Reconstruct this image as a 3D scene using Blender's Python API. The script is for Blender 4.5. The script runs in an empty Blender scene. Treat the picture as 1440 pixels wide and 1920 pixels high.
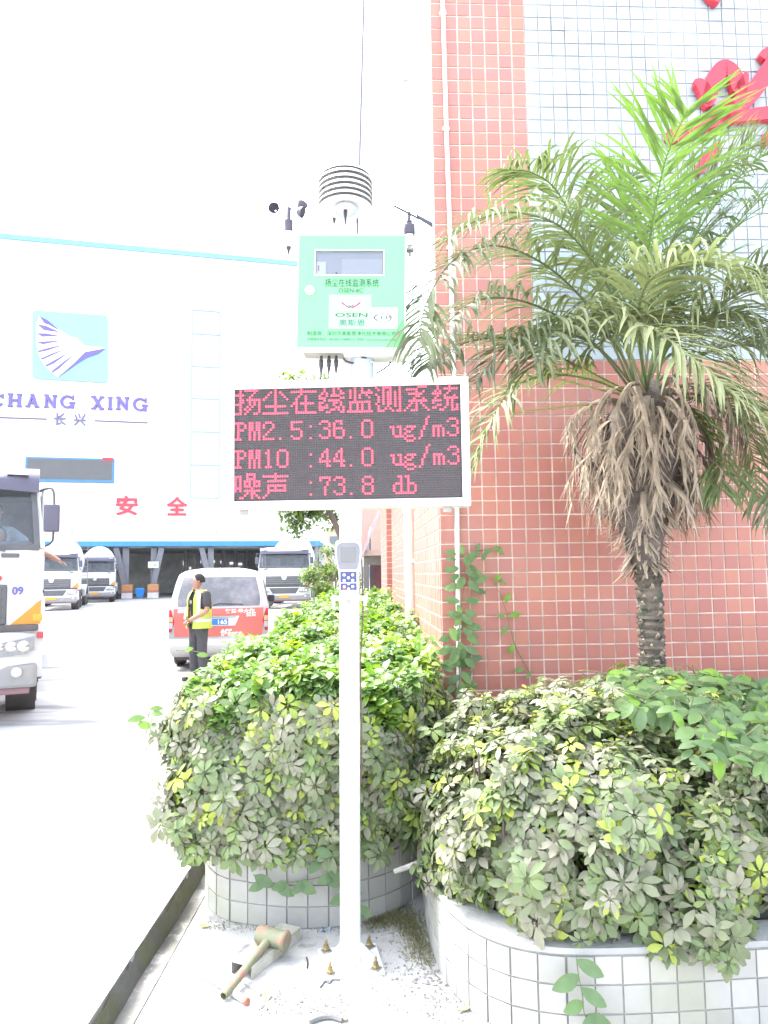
import bpy, bmesh, math, random
import numpy as np
from mathutils import Vector, Matrix, Euler
R = math.radians
random.seed(7); rng = np.random.default_rng(7)
SC = bpy.context.scene
COL = SC.collection

# ---------------------------------------------------------------- camera
F = 1350.0                      # focal length in photo pixels (photo is 1440 x 1920)
CAMH = 1.60
PITCH, ROLL = math.atan(115 / F), -0.013
cam_d = bpy.data.cameras.new('camera'); cam = bpy.data.objects.new('camera', cam_d); COL.objects.link(cam)
cam_d.sensor_fit = 'VERTICAL'; cam_d.sensor_height = 36.0; cam_d.lens = 36.0 * F / 1920
cam_d.clip_start = 0.05; cam_d.clip_end = 3000
CR = Matrix.Rotation(R(90) + PITCH, 3, 'X') @ Matrix.Rotation(ROLL, 3, 'Z')
cam.matrix_world = Matrix.Translation((0, 0, CAMH)) @ CR.to_4x4()
SC.camera = cam

# ---------------------------------------------------------------- sky, sun, exposure
SUN_EL, SUN_AZ = R(58), math.atan2(-0.62, 0.42)      # high sun from the left, slightly behind the scene
world = bpy.data.worlds.new('World'); SC.world = world; world.use_nodes = True
wn = world.node_tree; bg = wn.nodes['Background']
sky = wn.nodes.new('ShaderNodeTexSky'); sky.sky_type = 'NISHITA'; sky.sun_disc = False
sky.sun_elevation = SUN_EL; sky.sun_rotation = SUN_AZ
sky.air_density = 1.0; sky.dust_density = 3.0; sky.ozone_density = 1.0
hz = wn.nodes.new('ShaderNodeHueSaturation'); hz.inputs['Saturation'].default_value = .5      # milky, overcast light
wn.links.new(sky.outputs[0], hz.inputs['Color']); wn.links.new(hz.outputs[0], bg.inputs[0]); bg.inputs[1].default_value = 0.15
sun_d = bpy.data.lights.new('sun', 'SUN'); sun_d.energy = .8; sun_d.angle = R(14); sun_d.color = (1, .965, .93)
sun = bpy.data.objects.new('sun', sun_d); COL.objects.link(sun); sun.location = (-20, 10, 40)
sdir = Vector((math.cos(SUN_EL) * math.sin(SUN_AZ), math.cos(SUN_EL) * math.cos(SUN_AZ), math.sin(SUN_EL)))
sun.rotation_euler = sdir.to_track_quat('Z', 'Y').to_euler()
vs = SC.view_settings; vs.view_transform = 'Standard'; vs.look = 'None'; vs.gamma = 1.0; vs.exposure = 3.28
vs.use_curve_mapping = False
SC.render.engine = 'CYCLES'; SC.cycles.use_denoising = True
SC.cycles.max_bounces = 7; SC.cycles.diffuse_bounces = 4; SC.cycles.transparent_max_bounces = 8
SC.cycles.sample_clamp_indirect = 8

# ---------------------------------------------------------------- pixel -> place
def ray(u, v): return CR @ Vector(((u - 720) / F, (960 - v) / F, -1.0))
def atY(u, v, Y):
    d = ray(u, v); t = Y / d.y; return Vector((d.x * t, Y, CAMH + d.z * t))
def atZ(u, v, z=0.0):
    d = ray(u, v); t = (z - CAMH) / d.z; return Vector((d.x * t, d.y * t, z))
def onplane(u, v, p, n):
    d = ray(u, v); o = Vector((0, 0, CAMH)); t = (Vector(p) - o).dot(Vector(n)) / d.dot(Vector(n)); return o + d * t

# ---------------------------------------------------------------- materials
MATS = {}
def _noise(nt, scale, detail=4, coord='Object', rough=.55):
    tc = nt.nodes.new('ShaderNodeTexCoord'); n = nt.nodes.new('ShaderNodeTexNoise')
    n.inputs['Scale'].default_value = scale; n.inputs['Detail'].default_value = detail; n.inputs['Roughness'].default_value = rough
    nt.links.new(tc.outputs[coord], n.inputs['Vector']); return n
def mat(name, col, rough=.6, var=.12, scale=6.0, metal=0.0, bump=0.0, bscale=None, col2=None, c2lo=.55, c2hi=.7, c2scale=3.0, spec=.4, emit=0.0, coat=0.0):
    """Principled material with noise in colour and gloss, optional second colour in patches, optional fine relief."""
    if name in MATS: return MATS[name]
    m = bpy.data.materials.new(name); m.use_nodes = True; nt = m.node_tree; b = nt.nodes['Principled BSDF']
    n = _noise(nt, scale)
    hsv = nt.nodes.new('ShaderNodeHueSaturation'); hsv.inputs['Color'].default_value = (*col, 1)
    mr = nt.nodes.new('ShaderNodeMapRange'); mr.inputs['From Min'].default_value = .25; mr.inputs['From Max'].default_value = .75
    mr.inputs['To Min'].default_value = 1 - var; mr.inputs['To Max'].default_value = 1 + var
    nt.links.new(n.outputs['Fac'], mr.inputs['Value']); nt.links.new(mr.outputs[0], hsv.inputs['Value'])
    out = hsv.outputs[0]
    if col2 is not None:
        n2 = _noise(nt, c2scale, 6, rough=.7); rmp = nt.nodes.new('ShaderNodeMapRange')
        rmp.inputs['From Min'].default_value = c2lo; rmp.inputs['From Max'].default_value = c2hi
        nt.links.new(n2.outputs['Fac'], rmp.inputs['Value'])
        mx = nt.nodes.new('ShaderNodeMix'); mx.data_type = 'RGBA'; mx.inputs[7].default_value = (*col2, 1)
        nt.links.new(rmp.outputs[0], mx.inputs[0]); nt.links.new(out, mx.inputs[6]); out = mx.outputs[2]
    nt.links.new(out, b.inputs['Base Color'])
    rr = nt.nodes.new('ShaderNodeMapRange'); rr.inputs['To Min'].default_value = max(0, rough - .08); rr.inputs['To Max'].default_value = min(1, rough + .08)
    nt.links.new(n.outputs['Fac'], rr.inputs['Value']); nt.links.new(rr.outputs[0], b.inputs['Roughness'])
    b.inputs['Metallic'].default_value = metal; b.inputs['Specular IOR Level'].default_value = spec
    b.inputs['Coat Weight'].default_value = coat; b.inputs['Coat Roughness'].default_value = .1
    if bump:
        bn = _noise(nt, bscale or scale * 6, 5); bp = nt.nodes.new('ShaderNodeBump'); bp.inputs['Strength'].default_value = bump
        bp.inputs['Distance'].default_value = .01; nt.links.new(bn.outputs['Fac'], bp.inputs['Height']); nt.links.new(bp.outputs[0], b.inputs['Normal'])
    if emit:
        nt.links.new(out, b.inputs['Emission Color']); b.inputs['Emission Strength'].default_value = emit
    MATS[name] = m; return m
def glass(name, tint=(.75, .82, .86), alpha=.35, rough=.03):
    """thin pane: part clear, part reflecting, slightly tinted"""
    if name in MATS: return MATS[name]
    m = bpy.data.materials.new(name); m.use_nodes = True; nt = m.node_tree; nt.nodes.clear()
    o = nt.nodes.new('ShaderNodeOutputMaterial'); t = nt.nodes.new('ShaderNodeBsdfTransparent'); t.inputs[0].default_value = (*tint, 1)
    g = nt.nodes.new('ShaderNodeBsdfGlossy'); g.inputs['Roughness'].default_value = rough; g.inputs[0].default_value = (.9, .9, .9, 1)
    d = nt.nodes.new('ShaderNodeBsdfDiffuse'); n = _noise(nt, 5); rp = nt.nodes.new('ShaderNodeMapRange')
    rp.inputs['To Min'].default_value = alpha * .6; rp.inputs['To Max'].default_value = alpha * 1.2; nt.links.new(n.outputs['Fac'], rp.inputs['Value'])
    d.inputs[0].default_value = (*[c * .35 for c in tint], 1)
    fr = nt.nodes.new('ShaderNodeFresnel'); fr.inputs[0].default_value = 1.45
    m1 = nt.nodes.new('ShaderNodeMixShader'); m2 = nt.nodes.new('ShaderNodeMixShader')
    nt.links.new(rp.outputs[0], m1.inputs[0]); nt.links.new(t.outputs[0], m1.inputs[1]); nt.links.new(d.outputs[0], m1.inputs[2])
    nt.links.new(fr.outputs[0], m2.inputs[0]); nt.links.new(m1.outputs[0], m2.inputs[1]); nt.links.new(g.outputs[0], m2.inputs[2])
    nt.links.new(m2.outputs[0], o.inputs[0]); MATS[name] = m; return m
def tile_mat(name, c1, c2, rough=.25, var=.12, dirt=(.25, .2, .17), dirtamt=.35):
    """glazed tile: each tile its own tone, soft mottling, faint dirt"""
    m = bpy.data.materials.new(name); m.use_nodes = True; nt = m.node_tree; b = nt.nodes['Principled BSDF']
    oi = nt.nodes.new('ShaderNodeObjectInfo'); ge = nt.nodes.new('ShaderNodeNewGeometry')
    ad = nt.nodes.new('ShaderNodeMath'); ad.operation = 'ADD'; fr = nt.nodes.new('ShaderNodeMath'); fr.operation = 'FRACT'
    nt.links.new(oi.outputs['Random'], ad.inputs[0]); nt.links.new(ge.outputs['Random Per Island'], ad.inputs[1]); nt.links.new(ad.outputs[0], fr.inputs[0])
    tc = nt.nodes.new('ShaderNodeTexCoord'); gm = nt.nodes.new('ShaderNodeNewGeometry')
    n = nt.nodes.new('ShaderNodeTexNoise'); n.inputs['Scale'].default_value = 22; n.inputs['Detail'].default_value = 5; nt.links.new(gm.outputs['Position'], n.inputs['Vector'])
    big = nt.nodes.new('ShaderNodeTexNoise'); big.inputs['Scale'].default_value = 1.6; big.inputs['Detail'].default_value = 3; nt.links.new(gm.outputs['Position'], big.inputs['Vector'])
    mx = nt.nodes.new('ShaderNodeMix'); mx.data_type = 'RGBA'; mx.inputs[6].default_value = (*c1, 1); mx.inputs[7].default_value = (*c2, 1)
    av = nt.nodes.new('ShaderNodeMix'); av.data_type = 'FLOAT'; av.inputs[0].default_value = .5
    mp = nt.nodes.new('ShaderNodeMapRange'); mp.inputs['From Min'].default_value = .3; mp.inputs['From Max'].default_value = .7; nt.links.new(n.outputs['Fac'], mp.inputs['Value'])
    nt.links.new(fr.outputs[0], av.inputs[2]); nt.links.new(mp.outputs[0], av.inputs[3]); nt.links.new(av.outputs[0], mx.inputs[0])
    hsv = nt.nodes.new('ShaderNodeHueSaturation'); nt.links.new(mx.outputs[2], hsv.inputs['Color'])
    m2 = nt.nodes.new('ShaderNodeMapRange'); m2.inputs['To Min'].default_value = 1 - var; m2.inputs['To Max'].default_value = 1 + var
    nt.links.new(fr.outputs[0], m2.inputs['Value']); nt.links.new(m2.outputs[0], hsv.inputs['Value'])
    dm = nt.nodes.new('ShaderNodeMix'); dm.data_type = 'RGBA'; dm.inputs[7].default_value = (*dirt, 1)
    dr = nt.nodes.new('ShaderNodeMapRange'); dr.inputs['From Min'].default_value = .5; dr.inputs['From Max'].default_value = .85; dr.inputs['To Max'].default_value = dirtamt
    nt.links.new(big.outputs['Fac'], dr.inputs['Value']); nt.links.new(dr.outputs[0], dm.inputs[0]); nt.links.new(hsv.outputs[0], dm.inputs[6])
    nt.links.new(dm.outputs[2], b.inputs['Base Color'])
    rr = nt.nodes.new('ShaderNodeMapRange'); rr.inputs['To Min'].default_value = rough; rr.inputs['To Max'].default_value = rough + .25
    nt.links.new(n.outputs['Fac'], rr.inputs['Value']); nt.links.new(rr.outputs[0], b.inputs['Roughness'])
    bp = nt.nodes.new('ShaderNodeBump'); bp.inputs['Strength'].default_value = .12; bp.inputs['Distance'].default_value = .004
    nt.links.new(n.outputs['Fac'], bp.inputs['Height']); nt.links.new(bp.outputs[0], b.inputs['Normal'])
    MATS[name] = m; return m
def leaf_mat(name, ramp, rough=.45, trans=.3, dust=None, dustamt=.5):
    """leaf: colour from the 'tint' attribute of each leaf, translucent, dust on the upper side in patches"""
    m = bpy.data.materials.new(name); m.use_nodes = True; nt = m.node_tree; b = nt.nodes['Principled BSDF']; out = nt.nodes['Material Output']
    at = nt.nodes.new('ShaderNodeAttribute'); at.attribute_name = 'tint'
    cr = nt.nodes.new('ShaderNodeValToRGB'); e = cr.color_ramp.elements
    while len(e) < len(ramp): e.new(.5)
    for i, (p, c) in enumerate(ramp): e[i].position = p; e[i].color = (*c, 1)
    nt.links.new(at.outputs['Fac'], cr.inputs[0]); colr = cr.outputs[0]
    gm = nt.nodes.new('ShaderNodeNewGeometry'); n = nt.nodes.new('ShaderNodeTexNoise'); n.inputs['Scale'].default_value = 30; n.inputs['Detail'].default_value = 3
    nt.links.new(gm.outputs['Position'], n.inputs['Vector'])
    hs = nt.nodes.new('ShaderNodeHueSaturation'); mv = nt.nodes.new('ShaderNodeMapRange'); mv.inputs['To Min'].default_value = .75; mv.inputs['To Max'].default_value = 1.25
    nt.links.new(n.outputs['Fac'], mv.inputs['Value']); nt.links.new(mv.outputs[0], hs.inputs['Value']); nt.links.new(colr, hs.inputs['Color']); colr = hs.outputs[0]
    if dust:
        dn = nt.nodes.new('ShaderNodeTexNoise'); dn.inputs['Scale'].default_value = 3.2; dn.inputs['Detail'].default_value = 5; nt.links.new(gm.outputs['Position'], dn.inputs['Vector'])
        dr = nt.nodes.new('ShaderNodeMapRange'); dr.inputs['From Min'].default_value = .38; dr.inputs['From Max'].default_value = .66; dr.inputs['To Max'].default_value = dustamt
        nt.links.new(dn.outputs['Fac'], dr.inputs['Value'])
        inv = nt.nodes.new('ShaderNodeMapRange'); inv.inputs['From Min'].default_value = .8; inv.inputs['From Max'].default_value = .35   # young bright leaves carry no dust
        nt.links.new(at.outputs['Fac'], inv.inputs['Value'])
        ml = nt.nodes.new('ShaderNodeMath'); ml.operation = 'MULTIPLY'; nt.links.new(dr.outputs[0], ml.inputs[0]); nt.links.new(inv.outputs[0], ml.inputs[1])
        mx = nt.nodes.new('ShaderNodeMix'); mx.data_type = 'RGBA'; mx.inputs[7].default_value = (*dust, 1)
        nt.links.new(ml.outputs[0], mx.inputs[0]); nt.links.new(colr, mx.inputs[6]); colr = mx.outputs[2]
    nt.links.new(colr, b.inputs['Base Color']); b.inputs['Roughness'].default_value = rough; b.inputs['Specular IOR Level'].default_value = .35
    tr = nt.nodes.new('ShaderNodeBsdfTranslucent'); h2 = nt.nodes.new('ShaderNodeHueSaturation'); h2.inputs['Value'].default_value = 1.3; h2.inputs['Saturation'].default_value = 1.15
    nt.links.new(colr, h2.inputs['Color']); nt.links.new(h2.outputs[0], tr.inputs[0])
    ms = nt.nodes.new('ShaderNodeMixShader'); ms.inputs[0].default_value = trans
    nt.links.new(b.outputs[0], ms.inputs[1]); nt.links.new(tr.outputs[0], ms.inputs[2]); nt.links.new(ms.outputs[0], out.inputs[0])
    MATS[name] = m; return m

# ---------------------------------------------------------------- things and meshes
def thing(name, label, cat, loc=(0, 0, 0), rz=0.0, group=None):
    o = bpy.data.objects.new(name, None); COL.objects.link(o); o.empty_display_size = .1
    o.matrix_world = Matrix.Translation(loc) @ Matrix.Rotation(rz, 4, 'Z')
    o.location = loc; o.rotation_euler = (0, 0, rz)
    return tag(o, label, cat, group)
def tag(o, label, cat, group=None):
    o['label'] = label; o['category'] = cat
    if group: o['group'] = group
    return o
def wmat(o):
    m = Matrix.LocRotScale(o.location, o.rotation_euler, o.scale)
    return wmat(o.parent) @ m if o.parent else m
def copy_tree(o, parent=None):
    c = o.copy(); COL.objects.link(c); c.parent = parent
    for ch in list(o.children): copy_tree(ch, c)
    return c
def frame(d):
    d = Vector(d).normalized(); a = Vector((0, 0, 1)) if abs(d.z) < .95 else Vector((1, 0, 0))
    x = a.cross(d).normalized(); return x, d.cross(x), d
def catmull(pts, n=8):
    P = [Vector(p) for p in pts]; out = []
    for i in range(len(P) - 1):
        p0, p1, p2, p3 = P[max(i - 1, 0)], P[i], P[i + 1], P[min(i + 2, len(P) - 1)]
        for k in range(n):
            t = k / n
            out.append(.5 * ((2 * p1) + (p2 - p0) * t + (2 * p0 - 5 * p1 + 4 * p2 - p3) * t * t + (3 * p1 - p0 - 3 * p2 + p3) * t ** 3))
    out.append(P[-1]); return out
class MB:
    def __init__(s): s.v = []; s.f = []; s.t = None
    def add(s, vs, fs):
        b = len(s.v); s.v += [tuple(x) for x in vs]; s.f += [tuple(i + b for i in f) for f in fs]; return s
    def box(s, lo, hi, M=None, bev=0.0):
        lo, hi = Vector(lo), Vector(hi)
        if bev > 0:
            bm = bmesh.new(); bmesh.ops.create_cube(bm, size=1)
            for v in bm.verts: v.co = Vector(((lo[i] + hi[i]) / 2 + v.co[i] * (hi[i] - lo[i])) for i in range(3))
            bmesh.ops.bevel(bm, geom=bm.edges[:], offset=bev, segments=2, profile=.6, affect='EDGES')
            bm.verts.index_update()
            vs = [(M @ v.co if M else v.co.copy()) for v in bm.verts]; fs = [[v.index for v in f.verts] for f in bm.faces]; bm.free()
            return s.add(vs, fs)
        vs = [Vector((x, y, z)) for z in (lo.z, hi.z) for y in (lo.y, hi.y) for x in (lo.x, hi.x)]
        if M: vs = [M @ v for v in vs]
        return s.add(vs, [(0, 2, 3, 1), (4, 5, 7, 6), (0, 1, 5, 4), (2, 6, 7, 3), (0, 4, 6, 2), (1, 3, 7, 5)])
    def bar(s, p0, p1, w, h, up=None):
        """rectangular bar between two points"""
        p0, p1 = Vector(p0), Vector(p1); d = (p1 - p0).normalized(); u = Vector(up) if up else (Vector((0, 0, 1)) if abs(d.z) < .95 else Vector((1, 0, 0)))
        x = d.cross(u).normalized(); y = x.cross(d)
        vs = [p + x * a * w / 2 + y * b * h / 2 for p in (p0, p1) for a, b in ((-1, -1), (1, -1), (1, 1), (-1, 1))]
        return s.add(vs, [(3, 2, 1, 0), (4, 5, 6, 7), (0, 1, 5, 4), (1, 2, 6, 5), (2, 3, 7, 6), (3, 0, 4, 7)])
    def tube(s, pts, r, n=8, cap=True):
        pts = [Vector(p) for p in pts]; m = len(pts); rs = [r] * m if not hasattr(r, '__len__') else list(r); vs = []; fs = []
        px = None
        for i, p in enumerate(pts):
            d = (pts[min(i + 1, m - 1)] - pts[max(i - 1, 0)])
            d = d.normalized() if d.length > 1e-9 else Vector((0, 0, 1))
            if px is None: px = frame(d)[0]
            px = (px - d * px.dot(d)); px = px.normalized() if px.length > 1e-6 else frame(d)[0]
            y = d.cross(px)
            for k in range(n):
                a = 2 * math.pi * k / n; vs.append(p + (px * math.cos(a) + y * math.sin(a)) * rs[i])
        for i in range(m - 1):
            for k in range(n):
                k2 = (k + 1) % n; fs.append((i * n + k, i * n + k2, (i + 1) * n + k2, (i + 1) * n + k))
        if cap: fs.append(tuple(range(n - 1, -1, -1))); fs.append(tuple((m - 1) * n + k for k in range(n)))
        return s.add(vs, fs)
    def cyl(s, p0, p1, r0, r1=None, n=16): return s.tube([p0, p1], [r0, r0 if r1 is None else r1], n)
    def lathe(s, prof, n=24, o=(0, 0, 0), ax=(0, 0, 1), cap=True):
        """profile of (radius, height) about an axis"""
        x, y, d = frame(ax); o = Vector(o); vs = []; fs = []
        for r, h in prof:
            for k in range(n):
                a = 2 * math.pi * k / n; vs.append(o + d * h + (x * math.cos(a) + y * math.sin(a)) * r)
        for i in range(len(prof) - 1):
            for k in range(n):
                k2 = (k + 1) % n; fs.append((i * n + k, i * n + k2, (i + 1) * n + k2, (i + 1) * n + k))
        if cap: fs.append(tuple(range(n - 1, -1, -1))); fs.append(tuple((len(prof) - 1) * n + k for k in range(n)))
        return s.add(vs, fs)
    def loft(s, rings, cap0=True, cap1=True, close=True):
        n = len(rings[0]); vs = [p for r in rings for p in r]; fs = []
        for i in range(len(rings) - 1):
            for k in range(n if close else n - 1):
                k2 = (k + 1) % n; fs.append((i * n + k, i * n + k2, (i + 1) * n + k2, (i + 1) * n + k))
        if cap0: fs.append(tuple(range(n - 1, -1, -1)))
        if cap1: fs.append(tuple((len(rings) - 1) * n + k for k in range(n)))
        return s.add(vs, fs)
    def prism(s, poly, d, M=None):
        """polygon in x,z extruded along +y by d"""
        n = len(poly); vs = [Vector((x, 0, z)) for x, z in poly] + [Vector((x, d, z)) for x, z in poly]
        if M: vs = [M @ v for v in vs]
        return s.add(vs, [tuple(range(n)), tuple(range(2 * n - 1, n - 1, -1))] + [((k + 1) % n, k, n + k, n + (k + 1) % n) for k in range(n)])
    def grid(s, fn, nu, nv):
        vs = [fn(i / nu, j / nv) for j in range(nv + 1) for i in range(nu + 1)]
        return s.add(vs, [(j * (nu + 1) + i, j * (nu + 1) + i + 1, (j + 1) * (nu + 1) + i + 1, (j + 1) * (nu + 1) + i) for j in range(nv) for i in range(nu)])
    def mesh(s, name, smooth=False):
        me = bpy.data.meshes.new(name); me.from_pydata(s.v, [], s.f); me.update()
        bm = bmesh.new(); bm.from_mesh(me); bmesh.ops.recalc_face_normals(bm, faces=bm.faces[:]); bm.to_mesh(me); bm.free()
        if smooth is not False:
            for p in me.polygons: p.use_smooth = True
            me.set_sharp_from_angle(angle=R(35) if smooth is True else smooth)
        return me
    def build(s, name, m, parent=None, smooth=False, world=False):
        me = s.mesh(name, smooth); me.materials.append(m)
        if world and parent is not None: me.transform(wmat(parent).inverted())
        o = bpy.data.objects.new(name, me); COL.objects.link(o); o.parent = parent; return o
def obj(name, me, parent=None, m=None):
    if m and not me.materials: me.materials.append(m)
    o = bpy.data.objects.new(name, me); COL.objects.link(o); o.parent = parent; return o
def structure(o): o['kind'] = 'structure'; return o
def stuff(o): o['kind'] = 'stuff'; return o
_tc = bpy.data.curves.new('lettering', 'FONT'); _to = bpy.data.objects.new('lettering', _tc)
def text(body, size, extrude=0.0, bold=0.0, width=None, align='CENTER', M=None):
    """flat lettering in x,z (facing -y), centred on the origin, as an MB"""
    COL.objects.link(_to); _tc.body = body; _tc.size = size; _tc.extrude = extrude; _tc.offset = bold; _tc.resolution_u = 3
    dg = bpy.context.evaluated_depsgraph_get(); dg.update()
    me = bpy.data.meshes.new_from_object(_to.evaluated_get(dg)); COL.objects.unlink(_to)
    V = [v.co.copy() for v in me.vertices]; fs = [tuple(p.vertices) for p in me.polygons]; bpy.data.meshes.remove(me)
    x0, x1 = min(v.x for v in V), max(v.x for v in V); y0, y1 = min(v.y for v in V), max(v.y for v in V)
    k = width / (x1 - x0) if width else 1.0
    cx = {'CENTER': (x0 + x1) / 2, 'LEFT': x0}[align]
    P = [Vector(((v.x - cx) * k, -v.z, v.y - (y0 + y1) / 2)) for v in V]
    if M: P = [M @ p for p in P]
    return MB().add(P, fs)
def attr_tint(me, vals):
    a = me.attributes.new('tint', 'FLOAT', 'POINT'); a.data.foreach_set('value', np.asarray(vals, dtype=np.float32))
# ================================================================ GROUND
M_conc = mat('concrete', (.36, .35, .335), .85, .10, 1.3, bump=.25, bscale=60, col2=(.24, .235, .225), c2lo=.58, c2hi=.72, c2scale=.55)
M_pad = mat('pad_concrete', (.40, .39, .37), .88, .12, 5, bump=.4, bscale=90, col2=(.25, .25, .235), c2lo=.56, c2hi=.68, c2scale=3.2)
M_kerb = mat('mossy_kerb', (.13, .128, .115), .9, .3, 9, bump=.6, bscale=40, col2=(.115, .12, .06), c2lo=.45, c2hi=.6, c2scale=2.6)
M_silt = mat('gutter_silt_glare', (.19, .185, .17), .8, .25, 7, bump=.5, bscale=50, col2=(.34, .34, .33), c2lo=.52, c2hi=.58, c2scale=7)  # silt, with white water reflections put in as pale patches
GX0, GX1, GZ = -1.085, -.925, -.12            # gutter between road edge and planter side
g = MB()
for x0, x1, y0, y1 in ((-900, GX0 - .05, -60, 1500), (GX1 + .05, 900, -60, 1500), (GX0 - .05, GX1 + .05, 18, 1500), (GX0 - .05, GX1 + .05, -60, -3)):
    g.add([(x0, y0, -.02), (x1, y0, -.02), (x1, y1, -.02), (x0, y1, -.02)], [(0, 1, 2, 3)])
def stains(m, col, scale, lo, hi, stretch):
    nt = m.node_tree; b = nt.nodes['Principled BSDF']; src = b.inputs['Base Color'].links[0].from_socket
    gm = nt.nodes.new('ShaderNodeNewGeometry'); mp = nt.nodes.new('ShaderNodeMapping'); mp.inputs['Scale'].default_value = stretch; nt.links.new(gm.outputs['Position'], mp.inputs['Vector'])
    n = nt.nodes.new('ShaderNodeTexNoise'); n.inputs['Scale'].default_value = scale; n.inputs['Detail'].default_value = 6; nt.links.new(mp.outputs[0], n.inputs['Vector'])
    r = nt.nodes.new('ShaderNodeMapRange'); r.inputs['From Min'].default_value = lo; r.inputs['From Max'].default_value = hi; nt.links.new(n.outputs['Fac'], r.inputs['Value'])
    x = nt.nodes.new('ShaderNodeMix'); x.data_type = 'RGBA'; x.inputs[7].default_value = (*col, 1); nt.links.new(r.outputs[0], x.inputs[0]); nt.links.new(src, x.inputs[6]); nt.links.new(x.outputs[2], b.inputs['Base Color'])
stains(M_conc, (.17, .17, .165), 1.0, .585, .67, (.35, 1.5, 1))                     # damp, oily streaks across the yard
stains(M_pad, (.17, .165, .15), 6.0, .60, .70, (1, 1, 1))
ground = structure(g.build('ground', M_conc))
def slab(x0, x1, y0, y1, m=M_conc, z0=-.16):
    b = MB().box((x0 + .005, y0 + .005, z0), (x1 - .005, y1 - .005, 0), bev=.004); return b.build('slab', m, ground)
JY = atZ(250, 1648).y
ys = [-2.6, JY, JY + 4.6, JY + 9.2, JY + 13.8]; xs = [GX0, -5.4, -9.8, -14.2]
for i in range(3):
    for j in range(4): slab(xs[i + 1], xs[i], ys[j], ys[j + 1])
M_tar = mat('joint_tar', (.06, .06, .058), .9, .3, 20)
for j in (1, 2, 3): MB().box((xs[-1], ys[j] - .011, -.03), (GX0, ys[j] + .011, -.0045)).build('joint_strip', M_tar, ground)
for i in (1, 2): MB().box((xs[i] - .009, ys[0], -.03), (xs[i] + .009, ys[-1], -.0055)).build('joint_strip', M_tar, ground)
slab(GX1, 1.3, -2.6, 3.9, M_pad); slab(1.3, 4.6, -2.6, 3.9, M_pad)
gt = MB()                                       # the channel: mossy road edge, silted floor
def kerbface(a, b):
    y = -3 + 21 * a; w = .014 * math.sin(y * 7.3) + .012 * math.sin(y * 23) + .008 * math.sin(y * 51)
    return Vector((GX0 + .006 + .02 * b * b + w * (1 - b) * .6, y, .001 + (GZ - .01) * b))
gt.grid(kerbface, 420, 3); gut = structure(gt.build('gutter', M_kerb, smooth=R(60)))
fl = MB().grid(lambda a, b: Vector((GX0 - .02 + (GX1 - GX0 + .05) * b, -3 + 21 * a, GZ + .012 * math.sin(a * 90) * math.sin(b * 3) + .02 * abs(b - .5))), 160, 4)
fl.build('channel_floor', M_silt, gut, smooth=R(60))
MB().grid(lambda a, b: Vector((GX1 + .001, -3 + 21 * a, .0 + (GZ - .01) * b)), 40, 1).build('channel_side', M_kerb, gut)

# ================================================================ TILES
TP = .095
def tile_mesh(name, s=TP - .0095, th=.005, ch=.0014):
    h = s / 2; b = MB()
    vs = [(-h, 0, -h), (h, 0, -h), (h, 0, h), (-h, 0, h), (-h, -th + ch, -h), (h, -th + ch, -h), (h, -th + ch, h), (-h, -th + ch, h)]
    k = h - ch; vs += [(-k, -th, -k), (k, -th, -k), (k, -th, k), (-k, -th, k)]
    b.add(vs, [(0, 1, 5, 4), (1, 2, 6, 5), (2, 3, 7, 6), (3, 0, 4, 7), (4, 5, 9, 8), (5, 6, 10, 9), (6, 7, 11, 10), (7, 4, 8, 11), (8, 9, 10, 11)])
    return b
def tiles_joined(places, name, m, parent):
    """places: list of (x,y,z,rz) in the parent's space"""
    t = tile_mesh('t'); base = np.array(t.v); V = []; Fc = []; nb = len(base); jit = rng.normal(0, .0006, (len(places), 3))
    for i, (x, y, z, rz) in enumerate(places):
        c, s = math.cos(rz), math.sin(rz); p = base @ np.array([[c, s, 0], [-s, c, 0], [0, 0, 1]]) + np.array((x, y, z)) + jit[i]
        V += p.tolist(); Fc += [tuple(k + i * nb for k in f) for f in t.f]
    b = MB(); b.v = V; b.f = Fc; return stuff(b.build(name, m, parent))
def tile_singles(places, name, me, parent):
    for x, y, z, rz in places:
        o = bpy.data.objects.new(name, me); COL.objects.link(o); o.parent = parent
        o.location = (x + random.gauss(0, .0006), y + random.gauss(0, .0005), z + random.gauss(0, .0006)); o.rotation_euler = (random.gauss(0, .004), random.gauss(0, .004), rz + random.gauss(0, .004))

# ================================================================ RED TILED BUILDING
M_red = tile_mat('red_glazed_tile', (.385, .13, .115), (.365, .145, .09), .32, .09, (.34, .21, .19), .5)
M_wht = tile_mat('white_glazed_tile', (.32, .385, .415), (.38, .425, .445), .22, .06, (.29, .335, .40), .4)
M_grout = mat('beige_grout', (.62, .50, .43), .9, .25, 6, bump=.2, col2=(.34, .27, .24), c2lo=.5, c2hi=.7, c2scale=2.2)
M_greygrout = mat('grey_grout', (.27, .26, .27), .9, .5, 2.5)
M_render = mat('pale_render', (.62, .60, .57), .85, .06, 2)
C0 = atY(824, 950, 4.74); YAW = R(2.4)
bld = thing('tiled_building', 'red tiled building with a tall sign wall of white tiles', 'building', (C0.x, C0.y, 0), YAW)
BM = wmat(bld); BI = BM.inverted(); bn = BM.to_3x3() @ Vector((0, -1, 0))
def onwall(u, v): return BI @ onplane(u, v, C0, bn)
zrow = onwall(870, 966).z; z0 = zrow - math.floor(zrow / TP) * TP
WX = round(onwall(1003, 675).x / TP) * TP; WZ = z0 + round((onwall(1003, 675).z - z0) / TP) * TP
HT = 7.4; WR = 5.2
MB().box((0, 0, 0), (WR, .25, HT)).build('wall', M_grout, bld)
MB().box((WX, -.002, WZ), (WR, .1, HT - .02)).build('sign_backing', M_greygrout, bld)
MB().box((-.004, .255, 2.8), (WR, .29, HT + .05)).build('rear_face', M_render, bld)
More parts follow.
